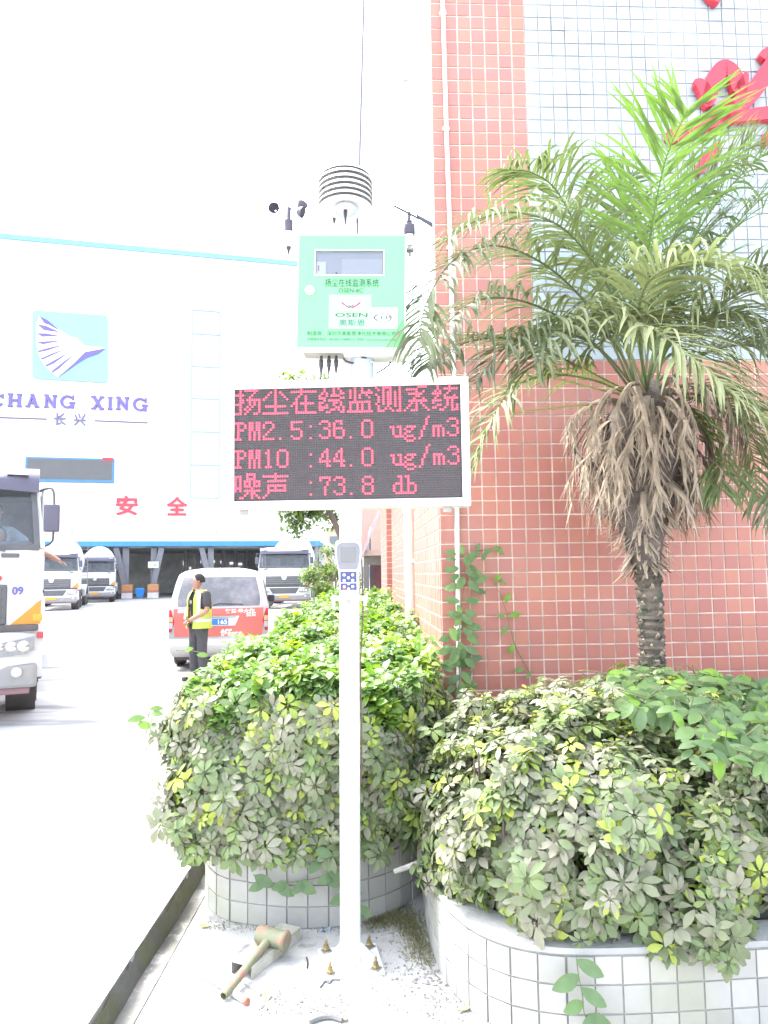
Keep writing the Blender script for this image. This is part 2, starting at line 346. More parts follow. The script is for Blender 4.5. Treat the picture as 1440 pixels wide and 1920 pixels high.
MB().box((-.003, .004, z0 + 21 * TP), (.0, .25, HT)).build('edge_render', M_render, bld)
MB().box((0, .25, 0), (WR, 2.03, 2.95)).build('side_wall', M_grout, bld)
MB().box((.09, 2.03, 0), (WR, 3.39, 2.95)).build('recess_wall', M_grout, bld)
MB().box((0, 3.39, 0), (WR, 5.2, 2.95)).build('side_wall', M_grout, bld)
MB().box((.09, 5.2, 0), (WR, 7.85, 2.95)).build('recess_wall', M_grout, bld)
MB().box((0, 7.85, 0), (WR, 10.5, 2.95)).build('side_wall', M_grout, bld)
MB().box((-.03, .30, 2.95), (WR, 10.6, 3.0)).build('roof', mat('brown_roof_edge', (.30, .2, .17), .8), bld)
red, wht = [], []
nx, nz = int(WR / TP), int(HT / TP)
for i in range(nx):
    for j in range(nz):
        x, z = (i + .5) * TP, z0 + (j - 1 + .5) * TP
        (wht if x > WX and z > WZ else red).append((x, -.002 if x > WX and z > WZ else 0.0, z, 0.0))
def inview(p):
    w = BM @ Vector((p[0], p[1], p[2])); d = CR.transposed() @ (w - Vector((0, 0, CAMH)))
    return d.z < 0 and abs(d.x / d.z * F) < 740 and abs(d.y / d.z * F) < 980 and w.z > .8
def pick(L, n=300):
    L = sorted(L, key=lambda p: (not inview(p), (BM @ Vector(p[:3]) - Vector((0, 0, CAMH))).length)); return L[:n], L[n:]
tm_r = tile_mesh('red_tile').mesh('red_tile'); tm_r.materials.append(M_red)
tm_w = tile_mesh('white_tile').mesh('white_tile'); tm_w.materials.append(M_wht)
r1, r2 = pick(red); w1, w2 = pick(wht)
side = []
for y0, y1, x in ((.0, 2.03, 0), (3.39, 5.2, 0), (7.85, 10.5, 0), (2.03, 3.39, .09), (5.2, 7.85, .09)):
    for i in range(int((y1 - y0) / TP)):
        for j in range(33): side.append((x, y0 + (i + .5) * TP, z0 + (j - .5) * TP, -math.pi / 2))
for yb in (3.39, 7.85):
    for j in range(33): side.append((.047, yb, z0 + (j - .5) * TP, 0.0))
side = [p for p in side if p[2] < 2.9]
tile_singles(r1, 'red_tile', tm_r, bld); tile_singles(w1, 'white_tile', tm_w, bld)
tiles_joined(r2 + side, 'red_tiles', M_red, bld); tiles_joined(w2, 'white_tiles', M_wht, bld)
# white pipe on the wall face, with its clips
M_pvc = mat('white_pvc', (.72, .72, .70), .45, .05, 4, col2=(.5, .48, .42), c2lo=.6, c2hi=.75)
pp = [onwall(u, v) for u, v in ((829, 0), (836, 250), (843, 450), (849, 680), (856, 960), (859, 1290))]
pts = [Vector((pp[0].x, -.03, HT - .1))] + [Vector((p.x, -.03, p.z)) for p in pp] + [Vector((pp[-1].x, -.03, .2))]
pipe = thing('wall_pipe', 'thin white vertical pipe clipped to the red tiled wall by its corner', 'pipe', BM @ Vector((pp[-1].x, -.03, .2)), YAW)
L0 = Vector((pp[-1].x, -.03, .2))
MB().tube([p - L0 for p in reversed(pts)], .0145, 10).build('pipe_run', M_pvc, pipe, smooth=True)
for z in (1.25, 2.1, 2.95, 3.8, 4.65, 5.5):
    x = np.interp(z, [p.z for p in reversed(pts)], [p.x for p in reversed(pts)])
    MB().lathe([(.0165, -.01), (.0185, -.009), (.0185, .009), (.0165, .01)], 12, Vector((x, -.03, z)) - L0).box(Vector((x - .024, -.022, z - .008)) - L0, Vector((x + .024, -.0065, z + .008)) - L0).build('pipe_clip', M_pvc, pipe)
dp = thing('downpipe', 'pale downpipe standing in the recess of the building side', 'pipe', BM @ Vector((-.02, 2.32, 0)), YAW)
MB().tube([(0, 0, 0), (0, 0, 2.93)], .055, 12).build('pipe_run', mat('cream_pipe', (.6, .58, .5), .5), dp, smooth=True)
for z in (.6, 1.7, 2.7): MB().box((-.058, -.062, z), (.12, .062, z + .03)).build('bracket', M_pvc, dp)
# red raised brush-stroke character on the white sign panel
M_sign = mat('sign_red', (.50, .035, .055), .45, .15, 6, col2=(.30, .03, .04), c2lo=.62, c2hi=.75, coat=.1)
def stroke(pw, depth=.05, gap=.014):
    P = catmull([Vector((*onwall(u, v).xz, 0)) for u, v, w in pw], 6); W = np.interp(np.linspace(0, 1, len(P)), np.linspace(0, 1, len(pw)), [w for *_, w in pw]) * 4.85 / F
    L, Rr = [], []
    for i, p in enumerate(P):
        d = (P[min(i + 1, len(P) - 1)] - P[max(i - 1, 0)]).normalized(); n = Vector((-d.y, d.x, 0)); L.append(p + n * W[i]); Rr.append(p - n * W[i])
    d0 = (P[0] - P[1]).normalized(); d1 = (P[-1] - P[-2]).normalized()
    out = [P[0] + d0 * W[0] * .8] + L + [P[-1] + d1 * W[-1] * .8] + Rr[::-1]
    b = MB(); n = len(out); y1 = -.008 - gap; y0 = y1 - depth
    vs = [Vector((p.x, y0, p.y)) for p in out] + [Vector((p.x, y1, p.y)) for p in out]; m = len(P)
    fr = [(0, 1, 2 * m + 1)] + [(1 + i, 2 + i, 2 * m - i, 2 * m + 1 - i) for i in range(m - 1)] + [(m, m + 1, m + 2)]
    b.add(vs, fr + [tuple(k + n for k in reversed(f)) for f in fr] + [((k + 1) % n, k, n + k, n + (k + 1) % n) for k in range(n)]); return b
sg = thing('wall_character', 'big red raised brush-stroke character mounted on the white tiles', 'sign', BM @ Vector((onwall(1350, 340).x, -.05, onwall(1350, 340).z)), YAW)
SO = Vector((onwall(1350, 340).x, -.05, onwall(1350, 340).z))
for s in ([(1300, 165, 9), (1312, 178, 13), (1318, 205, 9)], [(1318, 205, 12), (1333, 158, 16), (1350, 138, 15), (1368, 150, 14), (1378, 178, 15), (1390, 150, 5)],
          [(1330, 235, 9), (1345, 212, 11), (1362, 205, 9)], [(1250, 266, 13), (1290, 250, 13), (1340, 230, 15), (1385, 200, 17), (1420, 160, 16), (1450, 110, 14)],
          [(1345, 236, 7), (1400, 226, 12), (1470, 220, 15)], [(1300, 332, 7), (1320, 306, 12), (1340, 282, 6)], [(1420, 116, 9), (1450, 108, 15), (1480, 120, 12)], [(1427, 280, 5), (1431, 262, 7), (1440, 255, 5)]):
    b = stroke(s); b.v = [tuple(Vector(v) - SO) for v in b.v]; b.build('stroke', M_sign, sg)
dot = thing('wall_character', 'red raised teardrop stroke of the character above on the white tiles', 'sign', BM @ Vector((onwall(1332, 25).x, -.05, onwall(1332, 25).z)), YAW)
DO = Vector((onwall(1332, 25).x, -.05, onwall(1332, 25).z))
b = stroke([(1330, -70, 8), (1326, -35, 26), (1331, -4, 22), (1335, 16, 8)], .06); b.v = [tuple(Vector(v) - DO) for v in b.v]; b.build('stroke', M_sign, dot)

# ================================================================ PLANTERS
M_ptile = tile_mat('dusty_white_tile', (.29, .283, .26), (.345, .338, .315), .4, .10, (.235, .24, .13), .95)
M_pgrout = mat('planter_grout', (.25, .247, .225), .9, .2, 10)
M_cap = mat('planter_cap', (.31, .31, .30), .85, .12, 6, bump=.4, bscale=60, col2=(.26, .26, .24), c2lo=.5, c2hi=.65)
M_soil = mat('dark_soil', (.035, .03, .024), .95, .3, 10, bump=.8, bscale=30)
PH = 3 * TP + .006
tm_p = tile_mesh('planter_tile', TP - .0055).mesh('planter_tile'); tm_p.materials.append(M_ptile)
def planter(name, label, outline, closed_back, nsingle):
    """outline runs with the outside on its right-hand side"""
    P = catmull([Vector((x, y, 0)) for x, y in outline], 10); T = .13
    nr = []
    for i, p in enumerate(P):
        d = (P[min(i + 1, len(P) - 1)] - P[max(i - 1, 0)]).normalized(); nr.append(Vector((d.y, -d.x, 0)))
    o = P[0]; root = thing(name, label, 'planter', (o.x, o.y, 0))
    A = [p - o for p in P]; B = [p - o - n * T for p, n in zip(P, nr)]
    b = MB(); n = len(A); zt = PH
    b.loft([[a + Vector((0, 0, -.05)) for a in A], [a + Vector((0, 0, zt)) for a in A], [q + Vector((0, 0, zt)) for q in B], [q + Vector((0, 0, -.05)) for q in B]], False, False, close=False)
    b.build('wall', M_pgrout, root, smooth=R(40))
    A2 = [p - o + n * .009 for p, n in zip(P, nr)]; B2 = [p - o - n * (T + .004) for p, n in zip(P, nr)]
    MB().loft([[a + Vector((0, 0, zt + z)) for a in X] for X, z in ((A2, .002), (A2, .022), (B2, .022), (B2, .002))], False, False, close=False).build('coping', M_cap, root, smooth=R(40))
    C = [p - o - n * .1 for p, n in zip(P, nr)]; D = [Vector((c.x + closed_back[0], c.y + closed_back[1], 0)) if False else Vector((closed_back[0] - o.x, closed_back[1] - o.y, 0)) for c in C]
    MB().add([c + Vector((0, 0, PH - .06)) for c in C] + [D[0] + Vector((0, 0, PH - .06))], [(i, i + 1, len(C)) for i in range(len(C) - 1)]).build('soil', M_soil, root)
    # tiles stepped along the outline
    L = [0.0]
    for i in range(1, n): L.append(L[-1] + (A[i] - A[i - 1]).length)
    pl = []; k = 0
    while (k + 1) * TP < L[-1]:
        s = (k + .5) * TP; i = max(1, np.searchsorted(L, s)); t = (s - L[i - 1]) / (L[i] - L[i - 1]); p = A[i - 1].lerp(A[i], t); d = (A[i] - A[i - 1]).normalized()
        for j in range(3): pl.append((p.x, p.y, (j + .5) * TP, math.atan2(d.y, d.x)))
        k += 1
    pl.sort(key=lambda p: (Vector((p[0], p[1], 0)) + o - Vector((0, 2.4, 0))).length)
    tile_singles(pl[:nsingle], 'planter_tile', tm_p, root)
    if pl[nsingle:]: tiles_joined(pl[nsingle:], 'planter_tiles', M_ptile, root)
    return root, P, nr
OUT1 = [(-.925, 13.5), (-.925, 10.5), (-.925, 8), (-.925, 6.2), (-.925, 5.2), (-.925, 4.6), (-.925, 4.25), (-.923, 3.95), (-.905, 3.72), (-.80, 3.54), (-.64, 3.455), (-.42, 3.415), (-.22, 3.43), (-.05, 3.51), (.08, 3.64), (.17, 3.82), (.22, 4.2)]
OUT2 = [(.19, 4.1), (.172, 3.65), (.178, 3.32), (.20, 3.08), (.245, 2.90), (.31, 2.765), (.40, 2.67), (.51, 2.615), (.66, 2.59), (1.0, 2.60), (1.7, 2.66), (2.8, 2.75), (4.2, 2.88)]
pl1, P1, N1 = planter('planter', 'low curved planter of pale square tiles beside the gutter', OUT1, (.2, 9), 48)
pl2, P2, N2 = planter('planter', 'low curved planter of pale square tiles in front of the palm', OUT2, (2.6, 4.74), 150)

# ================================================================ WAREHOUSE
M_white = mat('white_cladding', (.66, .66, .65), .6, .03, .6)
M_blue = mat('blue_trim', (.045, .20, .42), .5, .1, 2)
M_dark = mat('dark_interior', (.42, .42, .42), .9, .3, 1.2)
M_steel = mat('grey_steel', (.17, .17, .18), .6, .15, 3)
M_purple = mat('purple_letter', (.115, .09, .26), .5, .08, 3)
Q1 = atY(553, 1018, 56.4); Q0 = atY(0, 1018, 51.2); wd = (Q1 - Q0); wd.z = 0; wd.normalize(); wang = math.atan2(wd.y, wd.x)
wnrm = Vector((wd.y, -wd.x, 0)); pe = onplane(613, 1018, Q1, wnrm)
wh = thing('warehouse', 'tall white clad plant building with blue trims over an open dark bay', 'building', (pe.x, pe.y, 0), wang)
WM = wmat(wh); WI = WM.inverted()
def onwh(u, v): return WI @ onplane(u, v, Q1, wnrm)
zb = onwh(400, 1021).z; zt = onwh(553, 494).z; XL = -46
MB().box((XL, 0, zb + .25), (0, 22, zt)).build('upper_wall', M_white, wh)
MB().box((XL - .1, -.12, zb - .12), (.08, .6, zb + .26)).build('eave_trim', M_blue, wh)
MB().box((XL - .1, -.12, zt - .22), (.08, .8, zt + .18)).build('roof_trim', mat('pale_blue_trim', (.16, .30, .38), .5, .1, 2), wh)
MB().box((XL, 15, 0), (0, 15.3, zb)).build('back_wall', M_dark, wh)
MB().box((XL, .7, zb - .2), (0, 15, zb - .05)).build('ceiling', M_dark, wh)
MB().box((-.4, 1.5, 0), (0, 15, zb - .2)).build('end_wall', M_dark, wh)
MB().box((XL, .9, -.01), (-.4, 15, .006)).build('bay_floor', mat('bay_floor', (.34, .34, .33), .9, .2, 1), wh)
for u, tu in ((234, 217), (287, 303), (120, 137), (395, 378), (505, 492), (583, 596), (32, 15)):
    fx, tx, kx = onwh(u, 1100).x, onwh(tu, 1022).x, onwh(u, 1022).x
    MB().box((fx - .22, .4, 0), (fx + .22, .85, zb - .21)).build('column', M_steel, wh)
    MB().bar((fx, .25, .9), (tx, .25, zb - .22), .4, .24, up=(0, 1, 0)).build('brace', mat('pale_steel', (.16, .155, .17), .6), wh)
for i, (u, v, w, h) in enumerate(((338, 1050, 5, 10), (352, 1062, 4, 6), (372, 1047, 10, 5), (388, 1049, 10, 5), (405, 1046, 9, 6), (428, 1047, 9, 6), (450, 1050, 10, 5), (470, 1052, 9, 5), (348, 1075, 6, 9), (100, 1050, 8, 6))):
    p = onwh(u, v); MB().box((p.x - w / 50, 14.8, p.z - h / 50), (p.x + w / 50, 14.99, p.z + h / 50), bev=.02).build('bright_spot', mat('bay_spot_glow', (.5, .5, .5), .5, .3, 2, emit=.25), wh)  # bright spots in the bay put in as solid blocks that glow
for k in range(6):
    p = onwh(345 + 26 * k, 1078); MB().cyl((p.x, 6 + k % 3, 0), (p.x, 6 + k % 3, zb - .21), .16).build('inner_post', M_steel, wh)
    if k % 2: MB().box((p.x - .8, 7.5, 0), (p.x + .7, 8.6, 1.3 + .4 * (k % 3)), bev=.05).build('machine', mat('machine_grey', (.09, .08, .10), .6), wh)
# tall glazed strip
gs = thing('glazed_strip', 'tall narrow strip of six pale window panes in a blue frame', 'window', WM @ Vector((onwh(385, 935).x, -.05, onwh(385, 935).z)), wang)
GO = Vector((onwh(385, 935).x, -.05, onwh(385, 935).z))
gv = [onwh(385, v).z for v in (583, 627, 688, 748, 810, 872, 934)]; gx0, gx1 = onwh(358.5, 760).x, onwh(412, 760).x
M_gf = mat('window_frame_blue', (.26, .32, .38), .5)
for x in (gx0, gx1): MB().box(Vector((x - .05, -.10, gv[-1])) - GO, Vector((x + .05, .05, gv[0])) - GO).build('frame_side', M_gf, gs)
for i, z in enumerate(gv): MB().box(Vector((gx0 + .05, -.09, z - .04)) - GO, Vector((gx1 - .05, .05, z + .04)) - GO).build('frame_rail', M_gf, gs)
for i in range(6): MB().box(Vector((gx0 + .05, -.02, gv[i + 1] + .04)) - GO, Vector((gx1 - .05, -.0, gv[i] - .04)) - GO).build('pane', mat('pale_pane', (.42, .45, .46), .2, .12, .8), gs)
# dark signboard
p0, p1 = onwh(49, 857), onwh(214, 906); sb = thing('signboard', 'dark grey display board in a blue frame on the white wall', 'signboard', WM @ Vector(((p0.x + p1.x) / 2, -.1, p1.z)), wang)
BO = Vector(((p0.x + p1.x) / 2, -.1, p1.z))
MB().box(Vector((p0.x, -.22, p1.z)) - BO, Vector((p1.x, 0.0, p0.z)) - BO, bev=.02).build('frame', mat('board_blue', (.06, .17, .34), .5), sb)
MB().box(Vector((p0.x + .14, -.235, p1.z + .2)) - BO, Vector((p1.x - .14, -.2, p0.z - .12)) - BO).build('screen', mat('board_grey', (.10, .10, .10), .6, .08, 1), sb)
q0, q1 = onwh(193, 859), onwh(213, 865); MB().box(Vector((q0.x, -.25, q1.z)) - BO, Vector((q1.x, -.236, q0.z)) - BO).build('red_mark', mat('board_red', (.4, .03, .05), .5), sb)
# logo plate
def wp(x, y): p = onwh(x / 4.8, 560 + y / 4.8); return (p.x, p.z)
LO = Vector((wp(630, 745)[0], -.05, wp(630, 745)[1])); lg = thing('logo_plate', 'rounded pale cyan plate with a white folded fan emblem', 'sign', WM @ LO, wang)
def wpoly(pts, y0, d, nm, m):
    Pn = [(x - LO.x, z - LO.z) for x, z in (wp(*p) for p in pts)]
    MB().prism(Pn, d, Matrix.Translation((0, y0, 0))).build(nm, m, lg)
def rnd(pts, r):
    out = []
    for i in range(len(pts)):
        a, b, c = Vector(pts[i - 1]), Vector(pts[i]), Vector(pts[(i + 1) % len(pts)])
        s, e = b + (a - b).normalized() * r, b + (c - b).normalized() * r
        for k in range(5): t = k / 4; out.append(tuple((1 - t) ** 2 * s + 2 * t * (1 - t) * b + t * t * e))
    return out
wpoly(rnd([(296, 112), (972, 158), (972, 762), (294, 722)], 36), -.12, .17, 'plate', mat('cyan_plate', (.20, .345, .35), .4, .04, 1))
wpoly([(357, 163), (560, 300), (640, 350), (700, 362), (760, 430), (952, 452), (775, 486), (690, 570), (525, 712), (470, 668), (410, 615), (370, 552), (345, 480), (330, 400), (333, 318), (335, 237)], -.16, .04, 'fan', mat('fan_white', (.7, .7, .68), .5, .02))
for i, s in enumerate(([(357, 163), (405, 232), (440, 242), (565, 312), (430, 200)], [(335, 237), (400, 292), (555, 314), (420, 252)], [(333, 318), (385, 352), (560, 345), (420, 320)], [(330, 398), (390, 420), (590, 382), (420, 391)],
           [(345, 476), (352, 492), (430, 476), (610, 415), (450, 447)], [(370, 545), (380, 560), (455, 528), (640, 438), (480, 498)], [(410, 607), (420, 622), (490, 592), (655, 470), (520, 546)], [(468, 660), (478, 675), (535, 640), (690, 495), (575, 575)],
           [(525, 718), (700, 592), (780, 542), (880, 507), (955, 458), (770, 487), (690, 568)])):
    wpoly(s, -.165 - .001 * i, .02, 'fan_fold', M_purple)  # purple blade undersides of the emblem
# slab-serif lettering, drawn as bars in a 0..1 x 0..1 box
def barL(b, x0, y0, x1, y1, w):
    d = Vector((x1 - x0, y1 - y0)).normalized(); n = Vector((-d.y, d.x)) * w / 2
    q = [(x0 + n.x, y0 + n.y), (x1 + n.x, y1 + n.y), (x1 - n.x, y1 - n.y), (x0 - n.x, y0 - n.y)]; b.append(q)
S = .15
def serif(b, x, top): b.append([(x - .17, .87 if top else 0), (x + .17, .87 if top else 0), (x + .17, 1 if top else .13), (x - .17, 1 if top else .13)])
def ring(b, a0, a1, w=.2):
    n = 14
    for k in range(n):
        A, B = R(a0 + (a1 - a0) * k / n), R(a0 + (a1 - a0) * (k + 1) / n)
        b.append([(.5 + .5 * math.cos(A), .5 + .5 * math.sin(A)), (.5 + .5 * math.cos(B), .5 + .5 * math.sin(B)), (.5 + (.5 - w) * math.cos(B), .5 + (.5 - w * .75) * math.sin(B)), (.5 + (.5 - w) * math.cos(A), .5 + (.5 - w * .75) * math.sin(A))])
def letter(ch):
    b = []
    if ch == 'H':
        for x in (.2, .8): barL(b, x, 0, x, 1, .22); serif(b, x, 0); serif(b, x, 1)
        barL(b, .2, .5, .8, .5, .14)
    elif ch == 'I': barL(b, .5, 0, .5, 1, .24); serif(b, .5, 0); serif(b, .5, 1)
    elif ch == 'N':
        barL(b, .2, 0, .2, 1, .17); barL(b, .82, 0, .82, 1, .17); barL(b, .2, .95, .82, .05, .22); serif(b, .2, 0); serif(b, .2, 1); serif(b, .82, 1)
    elif ch == 'A':
        barL(b, .18, 0, .5, .98, .15); barL(b, .82, 0, .5, .98, .22); barL(b, .3, .33, .7, .33, .13); serif(b, .17, 0); serif(b, .83, 0); b.append([(.33, .9), (.62, .9), (.62, 1), (.33, 1)])
    elif ch == 'X':
        barL(b, .2, 1, .8, 0, .24); barL(b, .8, 1, .2, 0, .15)
        for x in (.2, .8): serif(b, x, 0); serif(b, x, 1)
    elif ch in 'CG':
        ring(b, 48, 330 if ch == 'C' else 335); b.append([(.80, .66), (.95, .66), (.95, 1), (.84, 1)])
        if ch == 'G': b.append([(.62, .38), (1.04, .38), (1.04, .5), (.62, .5)]); b.append([(.76, .02), (.96, .02), (.96, .4), (.76, .4)])
    return b
LT = Vector((onwh(138, 795).x, -.02, onwh(138, 795).z)); ls = thing('company_lettering', 'purple raised company name in slab letters with two thin rules', 'sign', WM @ LT, wang)
for ch, u0, u1, vm in (('C', -20, 9, 751), ('H', 14, 43, 751), ('A', 48, 75, 752), ('N', 82, 108, 753), ('G', 113, 141, 754), ('X', 170, 197, 756), ('I', 201, 213, 757), ('N', 217, 243, 757), ('G', 249, 277, 759)):
    a, c = onwh(u0, vm + 12), onwh(u1, vm - 12); b = MB()
    for k, q in enumerate(letter(ch)):
        if ch == 'I': q = [(.5 + (x - .5) * 2.2, y) for x, y in q]
        b.prism([(a.x + x * (c.x - a.x) - LT.x, a.z + y * (c.z - a.z) - LT.z) for x, y in q], .16 + .002 * k, Matrix.Translation((0, -.15 - .0012 * k, 0)))
    b.build('letter', M_purple, ls)
for u0, v0, u1, v1 in ((-30, 782, 88, 786), (177, 789, 277, 793)):
    a, c = onwh(u0, v0), onwh(u1, v1); MB().bar(Vector((a.x, -.03, a.z)) - LT, Vector((c.x, -.03, c.z)) - LT, .06, .10).build('rule', mat('rule_grey', (.10, .09, .13), .6), ls)
for ch, u, v in (('长', 113, 786), ('兴', 150, 787)):
    p = onwh(u, v); t = text(ch, 1.0, .05, .02, width=.85, M=Matrix.Translation(Vector((p.x, -.06, p.z)) - LT)); t.build('letter', mat('letter_grey', (.13, .115, .2), .5), ls)
for ch, u, v, nm in (('安', 238, 948, 'red raised character with a roof-like top stroke and crossed legs'), ('全', 332, 949, 'red raised character shaped like a roof over stacked bars')):
    p = onwh(u, v); o = tag(text(ch, 1.5, .07, .035, width=1.55).build('wall_character', M_sign), nm + ' on the white wall', 'sign'); o.location = WM @ Vector((p.x, -.08, p.z)); o.rotation_euler = (0, 0, wang)
for ch, u in (('2', 135), ('3', 405)):
    p = onwh(u, 996); o = tag(text(ch, .45, .01, .02).build('bay_number', mat('number_green', (.25, .45, .42), .5)), 'small pale green figure %s above the bay' % ch if ch == '2' else 'small pale green figure three above the bay beside the tall window strip', 'number'); o.location = WM @ Vector((p.x, -.02, p.z)); o.rotation_euler = (0, 0, wang)
# barriers and boxes at the column feet
for u0, u1, nm in ((230, 250, 'left'), (278, 298, 'right')):
    a, c = onwh(u0, 1112), onwh(u1, 1112); w = c.x - a.x
    o = thing('column_guard', 'orange and white guard block at the column foot ' + ('beside the blue bin' if nm == 'left' else 'under the small white sign'), 'guard', WM @ Vector(((a.x + c.x) / 2, -.6, 0)), wang)
    MB().box((-w / 2, -.4, 0), (w / 2, .4, .42), bev=.03).build('base_block', mat('guard_white', (.5, .47, .46), .7), o)
    MB().box((-w / 2 + .01, -.39, .42), (w / 2 - .01, .39, .56), bev=.02).build('red_band', mat('guard_pink', (.36, .14, .13), .7), o)
    MB().box((-w / 2, -.4, .56), (w / 2, .4, 1.02), bev=.03).build('orange_block', mat('guard_orange', (.42, .20, .08), .7), o)
a = onwh(264, 1112); o = thing('waste_bin', 'blue square waste bin standing between two column guards', 'bin', WM @ Vector((a.x, -.6, 0)), wang)
MB().loft([[Vector((sx * w, sy * w, z)) for sx, sy in ((-1, -1), (1, -1), (1, 1), (-1, 1))] for w, z in ((.24, .12), (.31, .62), (.33, .63), (.33, .68), (.2, .76))]).build('body', mat('bin_blue', (.03, .19, .5), .5), o)
MB().box((-.22, -.2, 0), (.22, .2, .12)).build('base', M_steel, o)
a, c = onwh(277.5, 1053), onwh(297.5, 1065); o = thing('notice_board', 'small white notice on the braced column', 'sign', WM @ Vector(((a.x + c.x) / 2, .08, c.z)), wang)
MB().box((-(c.x - a.x) / 2, -.03, 0), ((c.x - a.x) / 2, .01, a.z - c.z), bev=.01).build('board', mat('notice_white', (.5, .5, .48), .6), o)
MB().box((.05, -.04, .12), (.2, -.031, .34)).build('symbol', mat('notice_green', (.35, .36, .12), .6), o)

p = onwall(806, 134); q = BM @ Vector((0, .12, p.z)); ba = thing('wall_bracket', 'thin pale arm with a cone end sticking out of the sign wall edge', 'bracket', q, YAW)
MB().tube([(.0, 0, 0), (-.19, -.02, .004)], .006, 8).build('arm', mat('faded_pink_metal', (.34, .27, .27), .6), ba); MB().lathe([(.006, -.05), (.014, -.01), (.03, .0), (.001, .004)], 12, (-.19, -.02, .004), (-1, -.1, 0)).build('cone', mat('faded_pink_metal', (.34, .27, .27), .6), ba)
# ================================================================ MONITORING STATION
M_wpaint = mat('white_powder_coat', (.66, .66, .65), .35, .03, 5, coat=.2)
M_black = mat('black_plastic', (.035, .033, .04), .45, .15, 10)
M_dkgrey = mat('dark_purple_grey_plastic', (.06, .055, .075), .5, .12, 8)
M_brass = mat('zinc_yellow_bolt', (.25, .20, .09), .4, .25, 30, metal=.6)
M_zinc = mat('galvanised', (.28, .27, .25), .5, .2, 20, metal=.4)
pb = atZ(657, 1806); pt = atY(655, 960, pb.y); pdir = (pt - Vector((pb.x, pb.y, 0))).normalized()
pole = thing('sensor_pole', 'white round pole bolted to a square base plate on the concrete pad', 'pole', (pb.x, pb.y, 0))
PX = lambda z: Vector((pdir.x / pdir.z * z, 0, z))
MB().tube([PX(.012), PX(1.2), PX(2.62)], .0425, 28).build('post', M_wpaint, pole, smooth=True)
cs = [atZ(u, v) - Vector((pb.x, pb.y, 0)) for u, v in ((612, 1793), (700, 1784), (711, 1833), (614, 1840))]
cc = sum(cs, Vector()) / 4; a0 = math.atan2(cs[1].y - cs[0].y, cs[1].x - cs[0].x)
bp = MB().box((-.125, -.115, 0), (.125, .115, .012), Matrix.Translation(Vector((0, 0, .001))) @ Matrix.Rotation(a0, 4, 'Z'), bev=.002).build('base_plate', M_wpaint, pole)
for k in range(4):
    a = a0 + k * math.pi / 2; d = Vector((math.cos(a), math.sin(a), 0)); n = Vector((-d.y, d.x, 0)) * .004
    q = [d * .04 + Vector((0, 0, .013)), d * .1 + Vector((0, 0, .013)), d * .1 + Vector((0, 0, .02)), d * .04 + Vector((0, 0, .085))]
    MB().add([p + n for p in q] + [p - n for p in q], [(0, 1, 2, 3), (7, 6, 5, 4), (0, 4, 5, 1), (1, 5, 6, 2), (2, 6, 7, 3), (3, 7, 4, 0)]).build('gusset', M_wpaint, pole)
for k, (sx, sy) in enumerate(((-1, 1), (1, 1), (1, -1), (-1, -1))):
    p = Matrix.Rotation(a0, 3, 'Z') @ Vector((sx * .092, sy * .088, .013))
    w = MB().box((-.02, -.02, 0), (.02, .02, .004), Matrix.Translation(p) @ Matrix.Rotation(.5 + k * .3, 4, 'Z'), bev=.001).build('square_washer', M_zinc, pole)
    MB().lathe([(.0125, .004), (.0145, .006), (.0145, .014), (.0125, .016), (.0115, .0162), (.0115, .026), (.0065, .0262), (.0065, .043), (.005, .045)], 6, p, cap=True).build('anchor_bolt', M_brass, pole)
MB().tube(catmull([PX(1.735) + Vector((-.035, -.05, .01)), PX(1.715) + Vector((-.015, -.055, -.01)), PX(1.712) + Vector((.015, -.055, -.01)), PX(1.735) + Vector((.04, -.045, .01))], 6), .0035, 6).build('cable_loop', M_black, pole)
MB().box(PX(1.632) + Vector((-.003, -.0445, 0)), PX(1.632) + Vector((.003, -.041, .011))).build('slot', M_black, pole)
MB().tube(catmull([PX(1.70) + Vector((.052, -.01, 0)), PX(1.45) + Vector((.058, -.01, 0)), PX(1.2) + Vector((.046, -.005, 0)), PX(.95) + Vector((.05, .0, 0)), PX(.72) + Vector((.046, .01, 0))], 6), .0035, 6).build('cable', mat('brown_cable', (.10, .06, .05), .6), pole)

# ---- LED display, 96 x 48 red LEDs at 10 mm
LEDF = {'扬': "2 456789|2 8|0123 7|2 6|23 56789a|23 68a|012 68a|2 57a|2 46a|2 5a|012 489", '尘': "5|357|258|159|05a|5|5|123456789|5|5|0123456789a",
 '在': "4|0123456789a|4|36|26|26|12 456789|026|26|26|23456789a", '线': "2 68|2 69|13 69a|03 5678|012 9a|24567 8|01 679|03 69|0123 78a|01 56 8a|34 9a",
 '监': "36|1369|13 6789a|135 8|1359|3|123456789|1469|1469|1469|0123456789a", '测': "0 3456 a|1 36 a|3 56 8a|03 56 8a|13 56 8a|13 56 8a|13 56 8a|03 56 8a|1 5 8a|1 46 a|123 7 9a",
 '系': "6789|12345|58|234567|56|48|23456789|357|258|159|0 345 a", '统': "27|2 56789a|137|0123 6|2 59|1 56789a|0123 68|0 68|23 68a|01 58a|34 89a",
 '噪': "5678|01258|02 5678|02456 89a|02468a|02456 89a|0127|02 456789a|57 8|479|23 7a", '声': "5|0123456789a|5|23456789||23456789|259|23456789|2|1|0"}
